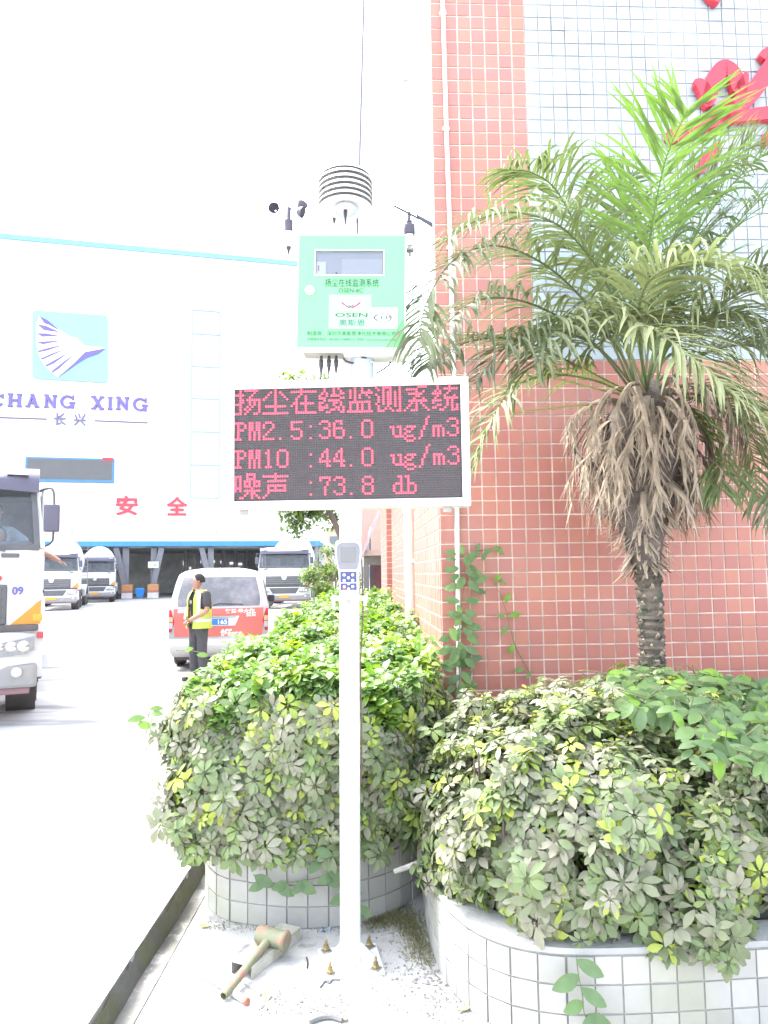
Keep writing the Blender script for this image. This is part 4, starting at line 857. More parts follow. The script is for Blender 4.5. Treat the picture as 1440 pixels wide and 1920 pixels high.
for _ in range(5200):                              # faces of the hedge
    far = random.random() < .30
    s = random.uniform(0, HL[-1] - 2.2) if far else random.uniform(HL[-1] - 2.2, HL[-1])
    p, n = hpt(s); zt_ = ztop1(p.y); z = PH + .045 + (zt_ - PH - .06) * random.random() ** .9
    dep = random.random() ** 2 * .17 - (random.random() * .09 if random.random() < .12 else 0); bul = .06 * math.sin(6 * s) * math.sin(9 * z) + .03 * math.sin(17 * s + 13 * z) - .08 * max(0, (z - zt_ + .25) / .25) ** 2
    pos = p + n * (bul - dep + .02) + Vector((0, 0, z)); nn = n * 1.0 + Vector((0, 0, random.uniform(.15, .75))) + Vector([random.gauss(0, .32) for _ in range(3)])
    k = kpick(random, .15 if z < .8 else .28); PL.append((pos - O1, nn, random.uniform(.6, 1.22) * (.85 if dep > .08 else 1), k, TV[k]))
f1, r1_ = split_nearest(PL, hl, 300)
scatter_singles('leaf_cluster', ros_me, f1, hl); scatter_joined('side_leaf_clusters', ros, r1_, M_leaf, hl)
PT = []
for _ in range(5200):                              # bright top
    y = 3.42 + 10 * random.random() ** 1.7; lo = float(np.interp(y, [3.4, 3.6, 4.1, 14], [-.75, -.98, -1.04, -1.0])); hi = float(np.interp(y, [3.4, 3.6, 4.2, 4.7, 14], [0., .12, .27, .34, -.05]))
    x = random.uniform(lo, hi); z = ztop1(y) + .05 * math.sin(x * 7 + y * 3) + .04 * math.sin(y * 9) - random.random() ** 2 * .12 + (random.random() * .08 if random.random() < .1 else 0)
    nn = Vector((random.gauss(0, .35), random.gauss(-.1, .35), 1)); k = random.randrange(8)
    PT.append((Vector((x, y, z)) - O1, nn, random.uniform(.7, 1.15) * (1 + .03 * (y - 3.4)), k, TS[k]))
f2, r2_ = split_nearest(PT, hl, 300)
scatter_singles('leaf_sprig', spr_me, f2, hl); scatter_joined('top_leaf_sprigs', spr, r2_, M_leaf2, hl)
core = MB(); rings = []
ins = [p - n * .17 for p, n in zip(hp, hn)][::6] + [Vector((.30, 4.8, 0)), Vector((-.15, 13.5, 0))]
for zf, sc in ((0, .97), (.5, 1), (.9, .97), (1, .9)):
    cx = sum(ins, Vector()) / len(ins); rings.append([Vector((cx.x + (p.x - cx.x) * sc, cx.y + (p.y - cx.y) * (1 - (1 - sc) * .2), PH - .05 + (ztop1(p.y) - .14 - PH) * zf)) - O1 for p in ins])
core.loft(rings); core.build('shade_core', M_core, hl)  # solid filler coloured dark for the shaded inside
stm = MB()
for _ in range(70):
    s = random.uniform(HL[-1] - 2.4, HL[-1]); p, n = hpt(s); a = p - n * random.uniform(.1, .16); h = random.uniform(.4, .8); j = Vector((random.gauss(0, .08), random.gauss(0, .05), 0))
    stm.tube([a + Vector((0, 0, PH - .05)) - O1, a + j * .5 + Vector((0, 0, PH + h * .5)) - O1, a + j * .5 + n * .02 + Vector((0, 0, PH + h)) - O1], [.008, .006, .004], 5)
stuff(stm.build('stems', M_stem, hl, smooth=True))

# ---- right hedge over the front planter
hr = thing('hedge', 'bushy dusty umbrella-leaf hedge spilling over the front planter below the palm', 'hedge', (1.2, 3.2, PH))
O2 = Vector(hr.location); PR = []
q2 = catmull([Vector((x, y, 0)) for x, y in [(.24, 4.62), (.20, 4.35)] + OUT2], 10); qn = []
for i in range(len(q2)):
    d = (q2[min(i + 1, len(q2) - 1)] - q2[max(i - 1, 0)]).normalized(); qn.append(Vector((d.y, -d.x, 0)))
QL = [0.0]
for i in range(1, len(q2)): QL.append(QL[-1] + (q2[i] - q2[i - 1]).length)
def qpt(s):
    i = min(max(1, int(np.searchsorted(QL, s))), len(q2) - 1); t = (s - QL[i - 1]) / (QL[i] - QL[i - 1]); return q2[i - 1].lerp(q2[i], t), qn[i - 1].lerp(qn[i], t).normalized()
# face profile: (offset out from the planter edge, height)
prof = [(-.05, .325), (-.01, .44), (-.01, .58), (-.09, .72), (-.25, .82), (-.50, .87), (-.85, .885), (-1.3, .89), (-1.7, .89)]
pd = [0.0]
for i in range(1, len(prof)): pd.append(pd[-1] + math.hypot(prof[i][0] - prof[i - 1][0], prof[i][1] - prof[i - 1][1]))
def ppt(t):
    d = t * pd[-1]; i = min(max(1, int(np.searchsorted(pd, d))), len(prof) - 1); f = (d - pd[i - 1]) / (pd[i] - pd[i - 1]); a, c = prof[i - 1], prof[i]
    o = a[0] + (c[0] - a[0]) * f; z = a[1] + (c[1] - a[1]) * f; dx, dz = c[0] - a[0], c[1] - a[1]; l = math.hypot(dx, dz); return o, z, (dz / l, -dx / l)
while len(PR) < 9000:
    s = random.uniform(0, min(QL[-1], 4.9)); t = random.random() ** 1.25; p, n = qpt(s); o, z, (no, nz_) = ppt(t)
    dep = random.random() ** 2 * .18 - (random.random() * .10 if random.random() < .14 else 0); bul = .065 * math.sin(5 * s + 3 * z + 2 * t) + .05 * math.sin(11 * s - 9 * z) + .03 * math.sin(19 * s + 23 * o)
    pos = p + n * (o + (bul - dep) * no) + Vector((0, 0, z + (bul - dep) * nz_))
    if pos.y > 4.66 or pos.x < .12: continue
    nn = n * no + Vector((0, 0, max(nz_, 0) + random.uniform(.1, .5))) + Vector([random.gauss(0, .42) for _ in range(3)])
    k = kpick(random, .16 if t < .5 else .30); PR.append((pos - O2, nn, random.uniform(.6, 1.22), k, TV[k]))
f3, r3_ = split_nearest(PR, hr, 300)
scatter_singles('leaf_cluster', ros_me, f3, hr); scatter_joined('leaf_clusters', ros, r3_, M_leaf, hr)
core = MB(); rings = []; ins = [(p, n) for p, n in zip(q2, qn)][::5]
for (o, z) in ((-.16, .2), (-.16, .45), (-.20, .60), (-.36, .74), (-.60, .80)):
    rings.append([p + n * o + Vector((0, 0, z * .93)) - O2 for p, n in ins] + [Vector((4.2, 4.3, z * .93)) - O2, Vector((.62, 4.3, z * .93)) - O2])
core.loft(rings); core.build('shade_core', M_core, hr)  # dark filler standing for the shade behind the leaves
stm = MB()
for _ in range(90):
    s = random.uniform(0, 3.2); p, n = qpt(s); a = p - n * random.uniform(.2, .4); h = random.uniform(.3, .55); j = Vector((random.gauss(0, .1), random.gauss(0, .06), 0))
    stm.tube([a + Vector((0, 0, PH - .05)) - O2, a + j * .5 + n * .03 + Vector((0, 0, PH + h * .5)) - O2, a + j * .5 + n * .03 + Vector((0, 0, PH + h)) - O2], [.008, .006, .004], 5)
stuff(stm.build('stems', M_stem, hr, smooth=True))
for (u, v, u2, v2, Y) in ((1207, 1490, 1203, 1545, 2.75), (1098, 1420, 1095, 1455, 2.95), (985, 1482, 1030, 1470, 2.9), (430, 1410, 455, 1465, 3.5)):
    root_, O_ = (hl, O1) if u < 700 else (hr, O2)
    a, c = atY(u, v, Y), atY(u2, v2, Y + .05); MB().tube([a - O_, (a + c) / 2 - O_ + Vector((.005, 0, 0)), c - O_], [.007, .008, .009], 7).build('cut_branch', mat('cut_branch', (.22, .17, .12), .8), root_, smooth=True)

# ---- single oval leaves: climbing vine on the pipe, creeper under the palm, sprays over the planter rims
oval = []
for i in range(6):
    b = MB(); vs, fs = leaflet(.085, .021 + .002 * (i % 3), .15 + .06 * i, .18, n=6, base=.2); b.add(vs, fs); oval.append(b)
ov_me = [mesh_tint(b, 'leaf', M_leaf2, [.05, .15, .25, .4, .1, .7][i], .02, i) for i, b in enumerate(oval)]
def put_leaf(parent, pos, direction, up, size, k):
    x = Vector(direction).normalized(); z = Vector(up) - x * Vector(up).dot(x); z.normalize(); y = z.cross(x)
    o = bpy.data.objects.new('leaf', ov_me[k]); COL.objects.link(o); o.parent = parent
    o.matrix_local = Matrix.Translation(pos) @ Matrix((x, y, z)).transposed().to_4x4() @ Matrix.Scale(size, 4)
def vine(label, pix, Yf, n, spread, size, pick_k, cat='vine', name='climbing_vine', outward=(0, -1, .3)):
    W = [atY(u, v, Yf(u, v)) for u, v in pix]; C = catmull(W, 8); o = C[0]; root = thing(name, label, cat, o)
    MB().tube([c - o for c in C], [.004 - .0025 * i / len(C) for i in range(len(C))], 5).build('stem', mat('green_stem', (.12, .13, .06), .7), root, smooth=True)
    for i in range(n):
        c = C[int(random.random() * (len(C) - 1))] - o; a = random.uniform(0, 6.28)
        d = Vector((math.cos(a), -.35 + random.gauss(0, .2), math.sin(a) * .6)); put_leaf(root, c + Vector((math.cos(a) * spread * random.random(), -.012 - random.random() * spread * .6, random.gauss(0, .012))), d, outward, random.uniform(*size), pick_k())
    return root
wy = lambda u, v: onplane(u, v, C0, bn).y - .05
vine('leafy green vine climbing the foot of the white wall pipe', [(862, 1290), (862, 1240), (860, 1190), (866, 1130), (872, 1080), (868, 1030)], wy, 66, .07, (.7, 1.25), lambda: random.choice((0, 1, 1, 2, 3, 4)))
vine('thin vine shoot with few leaves trailing up the red tiles beside the pipe vine', [(995, 1265), (968, 1215), (955, 1170), (940, 1120), (920, 1080)], wy, 9, .03, (.6, .85), lambda: random.choice((3, 5, 3)))
vine('short vine shoot creeping right over red tiles above the pipe vine', [(868, 1050), (890, 1035), (915, 1030), (938, 1026)], wy, 8, .03, (.5, .8), lambda: random.choice((1, 3, 2)))
cr = thing('creeper', 'broad-leaved green creeper heaped round the palm foot on the hedge', 'creeper', atY(1260, 1330, 3.85))
OC = Vector(cr.location); st = MB()
for i in range(299):
    u = 1150 + 330 * random.random() ** .9; vtop = np.interp(u, [1150, 1200, 1260, 1330, 1440, 1480], [1262, 1250, 1255, 1262, 1270, 1275]); v = vtop + random.random() ** 1.3 * (165 if u > 1290 else 80)
    p = atY(u, v, float(np.interp(v, [1250, 1300, 1350, 1430], [3.95, 3.45, 2.9, 2.52])) + random.gauss(0, .04)); a = random.uniform(0, 6.28)
    put_leaf(cr, p - OC, (math.cos(a), -.5 + random.gauss(0, .25), -.35 + .5 * math.sin(a)), (0, -.5, 1), random.uniform(1.05, 1.5) * p.y / 3.9, random.choice((0, 1, 1, 2, 2, 3, 4, 5)))
    if i % 6 == 0: st.tube(catmull([p - OC, p - OC + Vector((random.gauss(0, .08), .03, .03)), p - OC + Vector((random.gauss(0, .15), .08, -.12))], 4), .0022, 4)
stuff(st.build('stems', mat('green_stem', (.12, .13, .06), .7), cr))
def spray(label, pts, n, size, kk, name='trailing_sprig', Y=None, dn=-.5, sp=.02):
    W = [atY(u, v, Y) for u, v in pts]; C = catmull(W, 6); o = C[0]; root = thing(name, label, 'plant', o)
    MB().tube([c - o for c in C], .0022, 5).build('stem', mat('green_stem', (.12, .13, .06), .7), root)
    for i in range(n):
        c = C[int((i + .5) / n * (len(C) - 1))] - o; a = (i % 2) * math.pi + random.gauss(0, .5)
        put_leaf(root, c, (math.cos(a), -.5, dn + .4 * random.random()), (0, -1, .4), random.uniform(*size), random.choice(kk))
spray('dark oval leaves hanging over the pale planter tiles behind the pole', [(590, 1590), (610, 1625), (635, 1650), (665, 1690), (690, 1720)], 8, (.9, 1.25), (0, 1, 4), Y=3.36)
spray('short row of oval leaves lying across the pale planter below the clipped hedge', [(475, 1640), (505, 1655), (540, 1655), (575, 1650), (620, 1640)], 7, (.8, 1.15), (0, 1, 4), Y=3.36)
spray('small sprig of oval leaves hanging in front of the palm planter', [(1080, 1790), (1085, 1830), (1092, 1865), (1098, 1905), (1125, 1900)], 6, (.8, 1.15), (1, 2, 4, 0), Y=2.54)
spray('thin bright shoot poking out of the clipped hedge over the road', [(330, 1320), (300, 1330), (272, 1345), (255, 1362)], 5, (.7, 1.0), (5, 3, 5), Y=3.75, dn=-.1)
spray('long bent grass-like shoot standing above the clipped hedge by the vested man', [(450, 1275), (410, 1240), (370, 1222), (330, 1220)], 3, (.6, .8), (5, 3), Y=4.6, dn=.1)
# sawn stub sticking out between the planters
a, c = atY(740, 1634, 3.25), atY(812, 1612, 3.2); sbt = thing('sawn_branch', 'grey sawn branch stub sticking out between the two planters', 'branch', c)
MB().tube([a - c, (a - c) * .5 + Vector((0, 0, .004)), Vector((0, 0, 0)), Vector((.08, .05, 0))], [.011, .012, .013, .013], 9).build('stub', mat('grey_bark', (.26, .245, .22), .85, .2, 25, bump=.4), sbt, smooth=True)
MB().cyl(a - c + Vector((-.0012, 0, 0)), a - c + Vector((.0, 0, 0)), .0105, n=9).build('cut_end', mat('cut_wood', (.42, .38, .26), .8), sbt)

# ---- palm
M_frond = leaf_mat('palm_leaf', [(0, (.10, .13, .065)), (.35, (.125, .155, .065)), (.6, (.13, .19, .055)), (.75, (.13, .23, .05)), (1, (.27, .28, .15))], .55, .3, (.20, .205, .15), .35)
M_dead = mat('dry_frond', (.32, .255, .19), .85, .28, 14, col2=(.18, .14, .115), c2lo=.5, c2hi=.7, c2scale=9)
M_trunk = mat('palm_trunk', (.115, .095, .075), .9, .35, 18, bump=.8, bscale=40, col2=(.045, .055, .04), c2lo=.5, c2hi=.62, c2scale=7)
M_fibre = mat('crown_fibre', (.13, .105, .095), .95, .35, 30, bump=.8, bscale=90)
PY = 4.12
pbase = atY(1224, 1300, PY); palm = thing('palm_tree', 'small date palm with a skirt of dead fronds before the tiled wall', 'palm', (pbase.x, PY, PH - .06)); PO = Vector(palm.location)
tp = [atY(u, v, PY) - PO for u, v in ((1226, 1290), (1222, 1240), (1221, 1190), (1219, 1140), (1217, 1100), (1213, 1060), (1210, 1020))]
tp = [Vector((tp[0].x, 0, 0))] + tp; C = catmull(tp, 10); rr = []
for i, c in enumerate(C): rr.append(.066 + .003 * math.sin(i * 2.1) + random.uniform(-.008, .008) + (.02 * max(0, 1 - i / 14)))
MB().tube(C, rr, 18).build('trunk', M_trunk, palm, smooth=R(50))
for i in range(200):                               # old leaf scars
    c = C[random.randrange(12, len(C) - 4)]; a = random.uniform(0, 6.28); d = Vector((math.cos(a), math.sin(a), 0)); t = Vector((-d.y, d.x, 0)); q = c + d * .062
    MB().add([q - t * .016, q + t * .016, q + d * .018 + t * .008 + Vector((0, 0, .022)), q + d * .018 - t * .008 + Vector((0, 0, .022)), q + d * .002 + Vector((0, 0, .035))], [(0, 1, 2, 3), (3, 2, 4), (0, 3, 4), (1, 4, 2), (0, 4, 1)]).build('leaf_scar', random.choice((M_trunk, M_dead, M_trunk)), palm)
hd = [atY(u, v, PY) - PO for u, v in ((1210, 1060), (1207, 1010), (1204, 950), (1204, 880), (1206, 810), (1212, 750), (1216, 715))]
MB().tube(catmull(hd, 8), np.interp(np.linspace(0, 1, 49), np.linspace(0, 1, 7), [.07, .11, .17, .23, .24, .16, .05]), 20).build('crown_heart', M_fibre, palm, smooth=R(60))
CT = hd[5]
def frond(pix, L0=.30, n=44, tint=.4, sag=.5, wleaf=.0092, start=.22, seed=0, spread=.85):
    """rachis through the given places; leaflets in two rows, drooping by sag"""
    r = random.Random(seed); W = [atY(u, v, Y) - PO for u, v, Y in pix]; C = catmull(W, 10); m = len(C); b = MB()
    b.tube(C, [.0085 * (1 - .8 * i / m) for i in range(m)], 5)
    for i in range(n):
        t = start + (1 - start) * (i + .3) / n; f = t * (m - 1); k = min(int(f), m - 2); p = C[k].lerp(C[k + 1], f - k); d = (C[min(k + 2, m - 1)] - C[max(k - 1, 0)]).normalized()
        up = Vector((0, 0, 1)) - d * d.z; up = up.normalized() if up.length > .15 else Vector((0, -1, 0)); sd = d.cross(up).normalized()
        for s in (-1, 1):
            l = L0 * (math.sin(math.pi * min(.98, .18 + .74 * t)) ** .7) * r.uniform(.85, 1.12)
            ld = (sd * s * spread * r.uniform(.6, 1.2) + d * r.uniform(.35, .95) + up * r.uniform(.0, .4) + Vector((r.gauss(0, .05), r.gauss(0, .05), r.gauss(0, .05)))).normalized(); q = p; vs = []; w0 = wleaf * r.uniform(.8, 1.2); N = 6; dirv = ld.copy()
            for j in range(N + 1):
                u = j / N; w = w0 * (.45 + 1.5 * u * (1 - u) * 1.6) * (1 - u) ** .35 if j < N else .0004
                ww = dirv.cross(up).normalized() if dirv.cross(up).length > .05 else sd
                vs += [q + ww * w + up * w * .35, q, q - ww * w + up * w * .35]
                dirv = (dirv + Vector((0, 0, -1)) * sag * u * .55 + Vector((r.gauss(0, .03), r.gauss(0, .03), 0))).normalized(); q = q + dirv * l / N
            b.add(vs, [(3 * j + e, 3 * j + e + 1, 3 * j + e + 4, 3 * j + e + 3) for j in range(N) for e in (0, 1)])
    me = b.mesh('frond', smooth=R(60)); me.materials.append(M_frond); attr_tint(me, np.full(len(me.vertices), tint)); return obj('frond', me, palm)
FR = [  # (u, v, distance) along each rachis, leaflet length, count, tint, droop
 ([(1190, 740, 4.1), (1130, 610, 3.95), (1040, 510, 3.65), (940, 462, 3.35), (855, 485, 3.1), (803, 560, 2.95), (785, 640, 2.88)], .25, 50, .30, .9),
 ([(1188, 738, 4.1), (1110, 640, 3.9), (1010, 575, 3.6), (910, 560, 3.35), (835, 610, 3.15), (800, 690, 3.05)], .23, 46, .20, .9),
 ([(1192, 735, 4.12), (1140, 590, 4.1), (1090, 450, 4.0), (1045, 360, 3.85), (1000, 325, 3.7), (955, 318, 3.6)], .32, 44, .50, .8),
 ([(1205, 725, 4.14), (1205, 580, 4.0), (1222, 430, 3.75), (1248, 300, 3.5), (1290, 205, 3.3)], .40, 40, .72, .22),
 ([(1212, 735, 4.0), (1178, 650, 3.7), (1168, 606, 3.45), (1215, 612, 3.25), (1290, 665, 3.05), (1370, 735, 2.92), (1460, 810, 2.82)], .30, 40, .97, .7),
 ([(1216, 730, 4.0), (1195, 620, 3.75), (1215, 530, 3.5), (1290, 492, 3.3), (1370, 505, 3.15), (1450, 575, 3.05)], .30, 38, .93, .9),
 ([(1195, 740, 4.08), (1150, 560, 3.9), (1070, 440, 3.6), (980, 400, 3.3), (900, 410, 3.1), (840, 450, 2.98)], .27, 42, .42, .9),
 ([(1192, 742, 4.1), (1090, 690, 3.85), (980, 640, 3.55), (880, 640, 3.3), (815, 690, 3.12)], .26, 40, .25, .9),
 ([(1225, 742, 4.05), (1310, 740, 3.95), (1390, 790, 3.85), (1440, 880, 3.8), (1455, 960, 3.8)], .28, 38, .3, .8),
 ([(1212, 722, 4.12), (1255, 540, 4.15), (1330, 400, 4.1), (1420, 300, 4.0), (1500, 260, 3.9)], .30, 38, .66, .4),
 ([(1215, 725, 4.14), (1270, 590, 4.25), (1340, 470, 4.3), (1430, 370, 4.3), (1510, 320, 4.3)], .36, 42, .55, .5),
 ([(1222, 730, 4.1), (1300, 640, 3.95), (1370, 560, 3.8), (1450, 530, 3.6), (1530, 560, 3.5)], .34, 42, .35, .9),
 ([(1214, 735, 4.0), (1200, 640, 3.75), (1215, 600, 3.5), (1290, 660, 3.25), (1370, 740, 3.1), (1450, 800, 3.0)], .34, 44, .40, .75),
 ([(1195, 748, 4.1), (1120, 715, 4.0), (1040, 703, 3.9), (970, 722, 3.8), (920, 790, 3.72), (895, 870, 3.7)], .26, 40, .55, .8),
 ([(1205, 740, 4.12), (1160, 620, 4.3), (1120, 520, 4.4), (1090, 450, 4.42)], .30, 38, .30, .6),
 ([(1200, 740, 4.05), (1120, 650, 3.8), (1030, 620, 3.5), (950, 650, 3.3), (890, 720, 3.2)], .28, 42, .15, .9),
 ([(1222, 745, 4.15), (1300, 720, 4.25), (1370, 760, 4.3), (1410, 850, 4.32), (1420, 940, 4.35)], .27, 38, .45, .9),
 ([(1215, 730, 4.14), (1240, 600, 4.35), (1290, 480, 4.45), (1360, 400, 4.45)], .32, 36, .40, .5),
 ([(1225, 735, 4.1), (1330, 660, 4.1), (1430, 650, 4.0), (1510, 700, 3.9)], .34, 40, .25, .85),
 ([(1210, 725, 4.1), (1190, 600, 4.2), (1170, 480, 4.2), (1165, 390, 4.15), (1185, 330, 4.1)], .30, 36, .60, .45),
 ([(1212, 735, 3.98), (1235, 660, 3.75), (1290, 610, 3.5), (1370, 600, 3.3), (1450, 650, 3.15)], .36, 44, .30, .85),
 ([(1220, 745, 4.0), (1290, 770, 3.9), (1340, 840, 3.85), (1350, 920, 3.85)], .24, 32, .5, .8),
 ([(1208, 720, 4.1), (1225, 580, 4.05), (1260, 450, 3.95), (1320, 350, 3.85), (1400, 280, 3.75)], .36, 40, .45, .5),
 ([(1200, 735, 4.0), (1150, 640, 3.7), (1100, 600, 3.45), (1040, 620, 3.25), (1000, 690, 3.15)], .30, 40, .35, .9)]
for i, (px_, L_, n_, t_, s_) in enumerate(FR): frond(px_, L_ * 1.45, int(n_ * (1.2 if t_ != .72 else .85)), t_, s_ * 1.1, wleaf=.0092 if t_ < .72 else (.0105 if t_ == .72 else .0125), start=.22 if t_ != .72 else .42, seed=i)
for i, (u, v) in enumerate(((960, 775), (1010, 700), (1090, 690))):       # bare spiny leaf stalks
    C = catmull([CT, atY((1190 + u) / 2, (760 + v) / 2 - 6, 3.9) - PO, atY(u, v, 3.75) - PO], 8); b = MB().tube(C, [.009 - .006 * k / len(C) for k in range(len(C))], 6)
    for k in range(2, len(C) - 1):
        for s in (-1, 1): b.tube([C[k], C[k] + Vector((-.03, -.02, s * .035))], [.0018, .0004], 3, cap=False)
    b.build('leaf_stalk', mat('stalk_yellow', (.30, .29, .10), .5), palm)
def dead(seed):
    """dry frond folded down against the trunk: broad stalk and a tail of limp leaflets"""
    r = random.Random(seed); a = r.uniform(0, 6.28) if seed % 3 else r.uniform(math.pi * 1.05, math.pi * 1.95); d = Vector((math.cos(a), math.sin(a), 0)); z0_ = CT.z - r.uniform(-.06, .60); top = Vector((CT.x, 0, z0_)) + d * r.uniform(.10, .17)
    out = r.uniform(.20, .50) * (1 - .62 * max(0, CT.z - z0_) / .62); L = r.uniform(.18, .44) * (1 - .65 * max(0, CT.z - z0_) / .6); sw = Vector((-d.y, d.x, 0)) * r.gauss(0, .1)
    C = catmull([top, top + d * out * .45 + Vector((0, 0, .03)) + sw * .3, top + d * out * .85 + Vector((0, 0, -L * .4)) + sw * .8, top + d * out * .8 + Vector((0, 0, -L)) + sw], 7); b = MB(); m = len(C); t = Vector((-d.y, d.x, 0))
    w0s = r.uniform(.014, .034); w = [w0s * (1 - .75 * i / m) for i in range(m)]; vs = []
    for i, c in enumerate(C): vs += [c + t * w[i] - d * w[i] * .5, c + d * .004, c - t * w[i] - d * w[i] * .5]
    b.add(vs, [(3 * j + e, 3 * j + e + 1, 3 * j + e + 4, 3 * j + e + 3) for j in range(m - 1) for e in (0, 1)])
    for i in range(r.randint(18, 34)):
        k = r.randrange(m // 3, m); p = C[k]; l = r.uniform(.05, .18); q = p; dv = (d * r.uniform(-.2, .5) + t * r.gauss(0, .45) + Vector((0, 0, -1))).normalized(); vs = []; w0 = r.choice((.0015, .002, .003, .006, .010))
        for j in range(5):
            vs += [q + t * w0 * (1 - j / 4.3), q - t * w0 * (1 - j / 4.3) + d * .001]; dv = (dv + Vector((r.gauss(0, .18), r.gauss(0, .18), -.2))).normalized(); q = q + dv * l / 4
        b.add(vs, [(2 * j, 2 * j + 1, 2 * j + 3, 2 * j + 2) for j in range(4)])
    b.build('dead_frond', M_dead, palm)
for i in range(120): dead(i)
b = MB(); r = random.Random(5)
for i in range(560):                               # stubs and fibres between
    a = r.uniform(0, 6.28); f = r.random() ** 1.4; c = catmull(hd, 8)[int(f * 40)]; rad = float(np.interp(f * 40 / 48, np.linspace(0, 1, 7), [.07, .11, .17, .23, .24, .16, .05])); d = Vector((math.cos(a), math.sin(a), 0)); t = Vector((-d.y, d.x, 0)); p = c + d * rad * .95; l = r.uniform(.04, .14); e = d * l * r.uniform(.3, .8) + Vector((r.gauss(0, .02), 0, -l * r.uniform(.2, 1))); w = r.uniform(.002, .012)
    b.add([p + t * w, p - t * w, p + e - t * w * .5, p + e + t * w * .5, p + e * .5 + d * .006], [(0, 1, 4), (1, 2, 4), (2, 3, 4), (3, 0, 4)])
stuff(b.build('leaf_base_stubs', M_dead, palm))

# ---- trees and bushes beyond
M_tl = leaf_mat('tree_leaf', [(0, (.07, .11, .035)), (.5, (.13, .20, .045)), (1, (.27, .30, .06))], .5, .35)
M_bark = mat('tree_bark', (.13, .10, .08), .9, .25, 12, bump=.5)
def tree(name, label, base, h0, h1, rx, n, ls, seed, cat='tree', cl=9, dx=0.0):
    r = random.Random(seed); root = thing(name, label, cat, base); b = MB(); V = []; FF = []; T = []; tips = []
    top = Vector((dx, 0, h1 - (h1 - h0) * .35)); tr = catmull([(0, 0, -.05), (r.gauss(0, .05), r.gauss(0, .1), h0 * .75), (dx * .6 + r.gauss(0, .1), 0, h0 + (h1 - h0) * .3), top], 6)
    b.tube(tr, [.05 * h1 / 3.5 * (1 - .8 * i / len(tr)) + .01 for i in range(len(tr))], 9)
    for i in range(cl * 2):
        a = r.uniform(0, 6.28); z = h0 + (h1 - h0) * (.08 + .86 * r.random()); f = math.sin(math.pi * min(1, max(.12, (z - h0) / (h1 - h0) * .85 + .12))); e = Vector((dx + math.cos(a) * rx * f * r.uniform(.5, .95), math.sin(a) * rx * f * r.uniform(.5, .95), z)); s = tr[r.randrange(len(tr) // 3, len(tr))]
        b.tube(catmull([s, (s + e) / 2 + Vector((0, 0, .1)), e], 4), [.022, .018, .016, .013, .011, .009, .008, .006, .004], 5); tips.append((e, r.uniform(.28, .5) * rx))
    b.build('trunk', M_bark, root, smooth=True); lb = MB(); T = []
    for i in range(n):
        e, cr_ = tips[r.randrange(len(tips))]; v = Vector((r.gauss(0, 1), r.gauss(0, 1), r.gauss(0, .8))).normalized() * cr_ * r.random() ** .45; p = e + v; d = Vector((r.gauss(0, 1), r.gauss(0, 1), -.5 + r.gauss(0, .6))).normalized(); s = frame(d)[0]; l = ls * r.uniform(.6, 1.3)
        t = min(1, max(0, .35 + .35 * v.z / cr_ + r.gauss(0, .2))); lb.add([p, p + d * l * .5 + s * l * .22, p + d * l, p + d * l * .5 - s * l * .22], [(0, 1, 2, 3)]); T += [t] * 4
    me = bpy.data.meshes.new('crown'); me.from_pydata(lb.v, [], lb.f); attr_tint(me, T); me.materials.append(M_tl); obj('crown', me, root); return root
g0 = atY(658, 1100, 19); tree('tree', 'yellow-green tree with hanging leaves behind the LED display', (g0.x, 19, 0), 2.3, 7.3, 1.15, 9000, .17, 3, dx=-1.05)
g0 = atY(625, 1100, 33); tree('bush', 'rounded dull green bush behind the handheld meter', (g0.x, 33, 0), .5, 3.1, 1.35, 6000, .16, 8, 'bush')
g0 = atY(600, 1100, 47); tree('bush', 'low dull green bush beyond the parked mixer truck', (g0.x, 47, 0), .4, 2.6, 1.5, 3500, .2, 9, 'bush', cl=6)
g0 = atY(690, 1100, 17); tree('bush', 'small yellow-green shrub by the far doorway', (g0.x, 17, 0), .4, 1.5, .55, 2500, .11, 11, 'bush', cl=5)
# ---- moss and weeds on the pad
ms = MB(); r = random.Random(3); M_moss = mat('dry_moss', (.17, .165, .075), .95, .3, 20)
for i in range(4200):
    t = r.random(); u, v = np.interp(t, [0, .35, .6, .85, 1], [690, 720, 760, 785, 800]), np.interp(t, [0, .35, .6, .85, 1], [1722, 1715, 1722, 1760, 1800]); p = atZ(u + r.gauss(0, 15), v + r.gauss(0, 12)); p.z = 0; l = r.uniform(.006, .03); d = Vector((r.gauss(0, .5), r.gauss(0, .5), 1)).normalized(); s = frame(d)[0] * .0022
    ms.add([p + s, p - s, p + d * l], [(0, 1, 2)])
for i in range(700):
    p = atZ(r.uniform(380, 640), 1730 + r.gauss(6, 7)); p.z = 0; l = r.uniform(.005, .016); d = Vector((r.gauss(0, .5), r.gauss(0, .5), 1)).normalized(); s = frame(d)[0] * .002
    ms.add([p + s, p - s, p + d * l], [(0, 1, 2)])
mo = stuff(ms.build('moss', M_moss)); tag(mo, 'dry yellowish moss and weeds at the planter foot', 'moss')
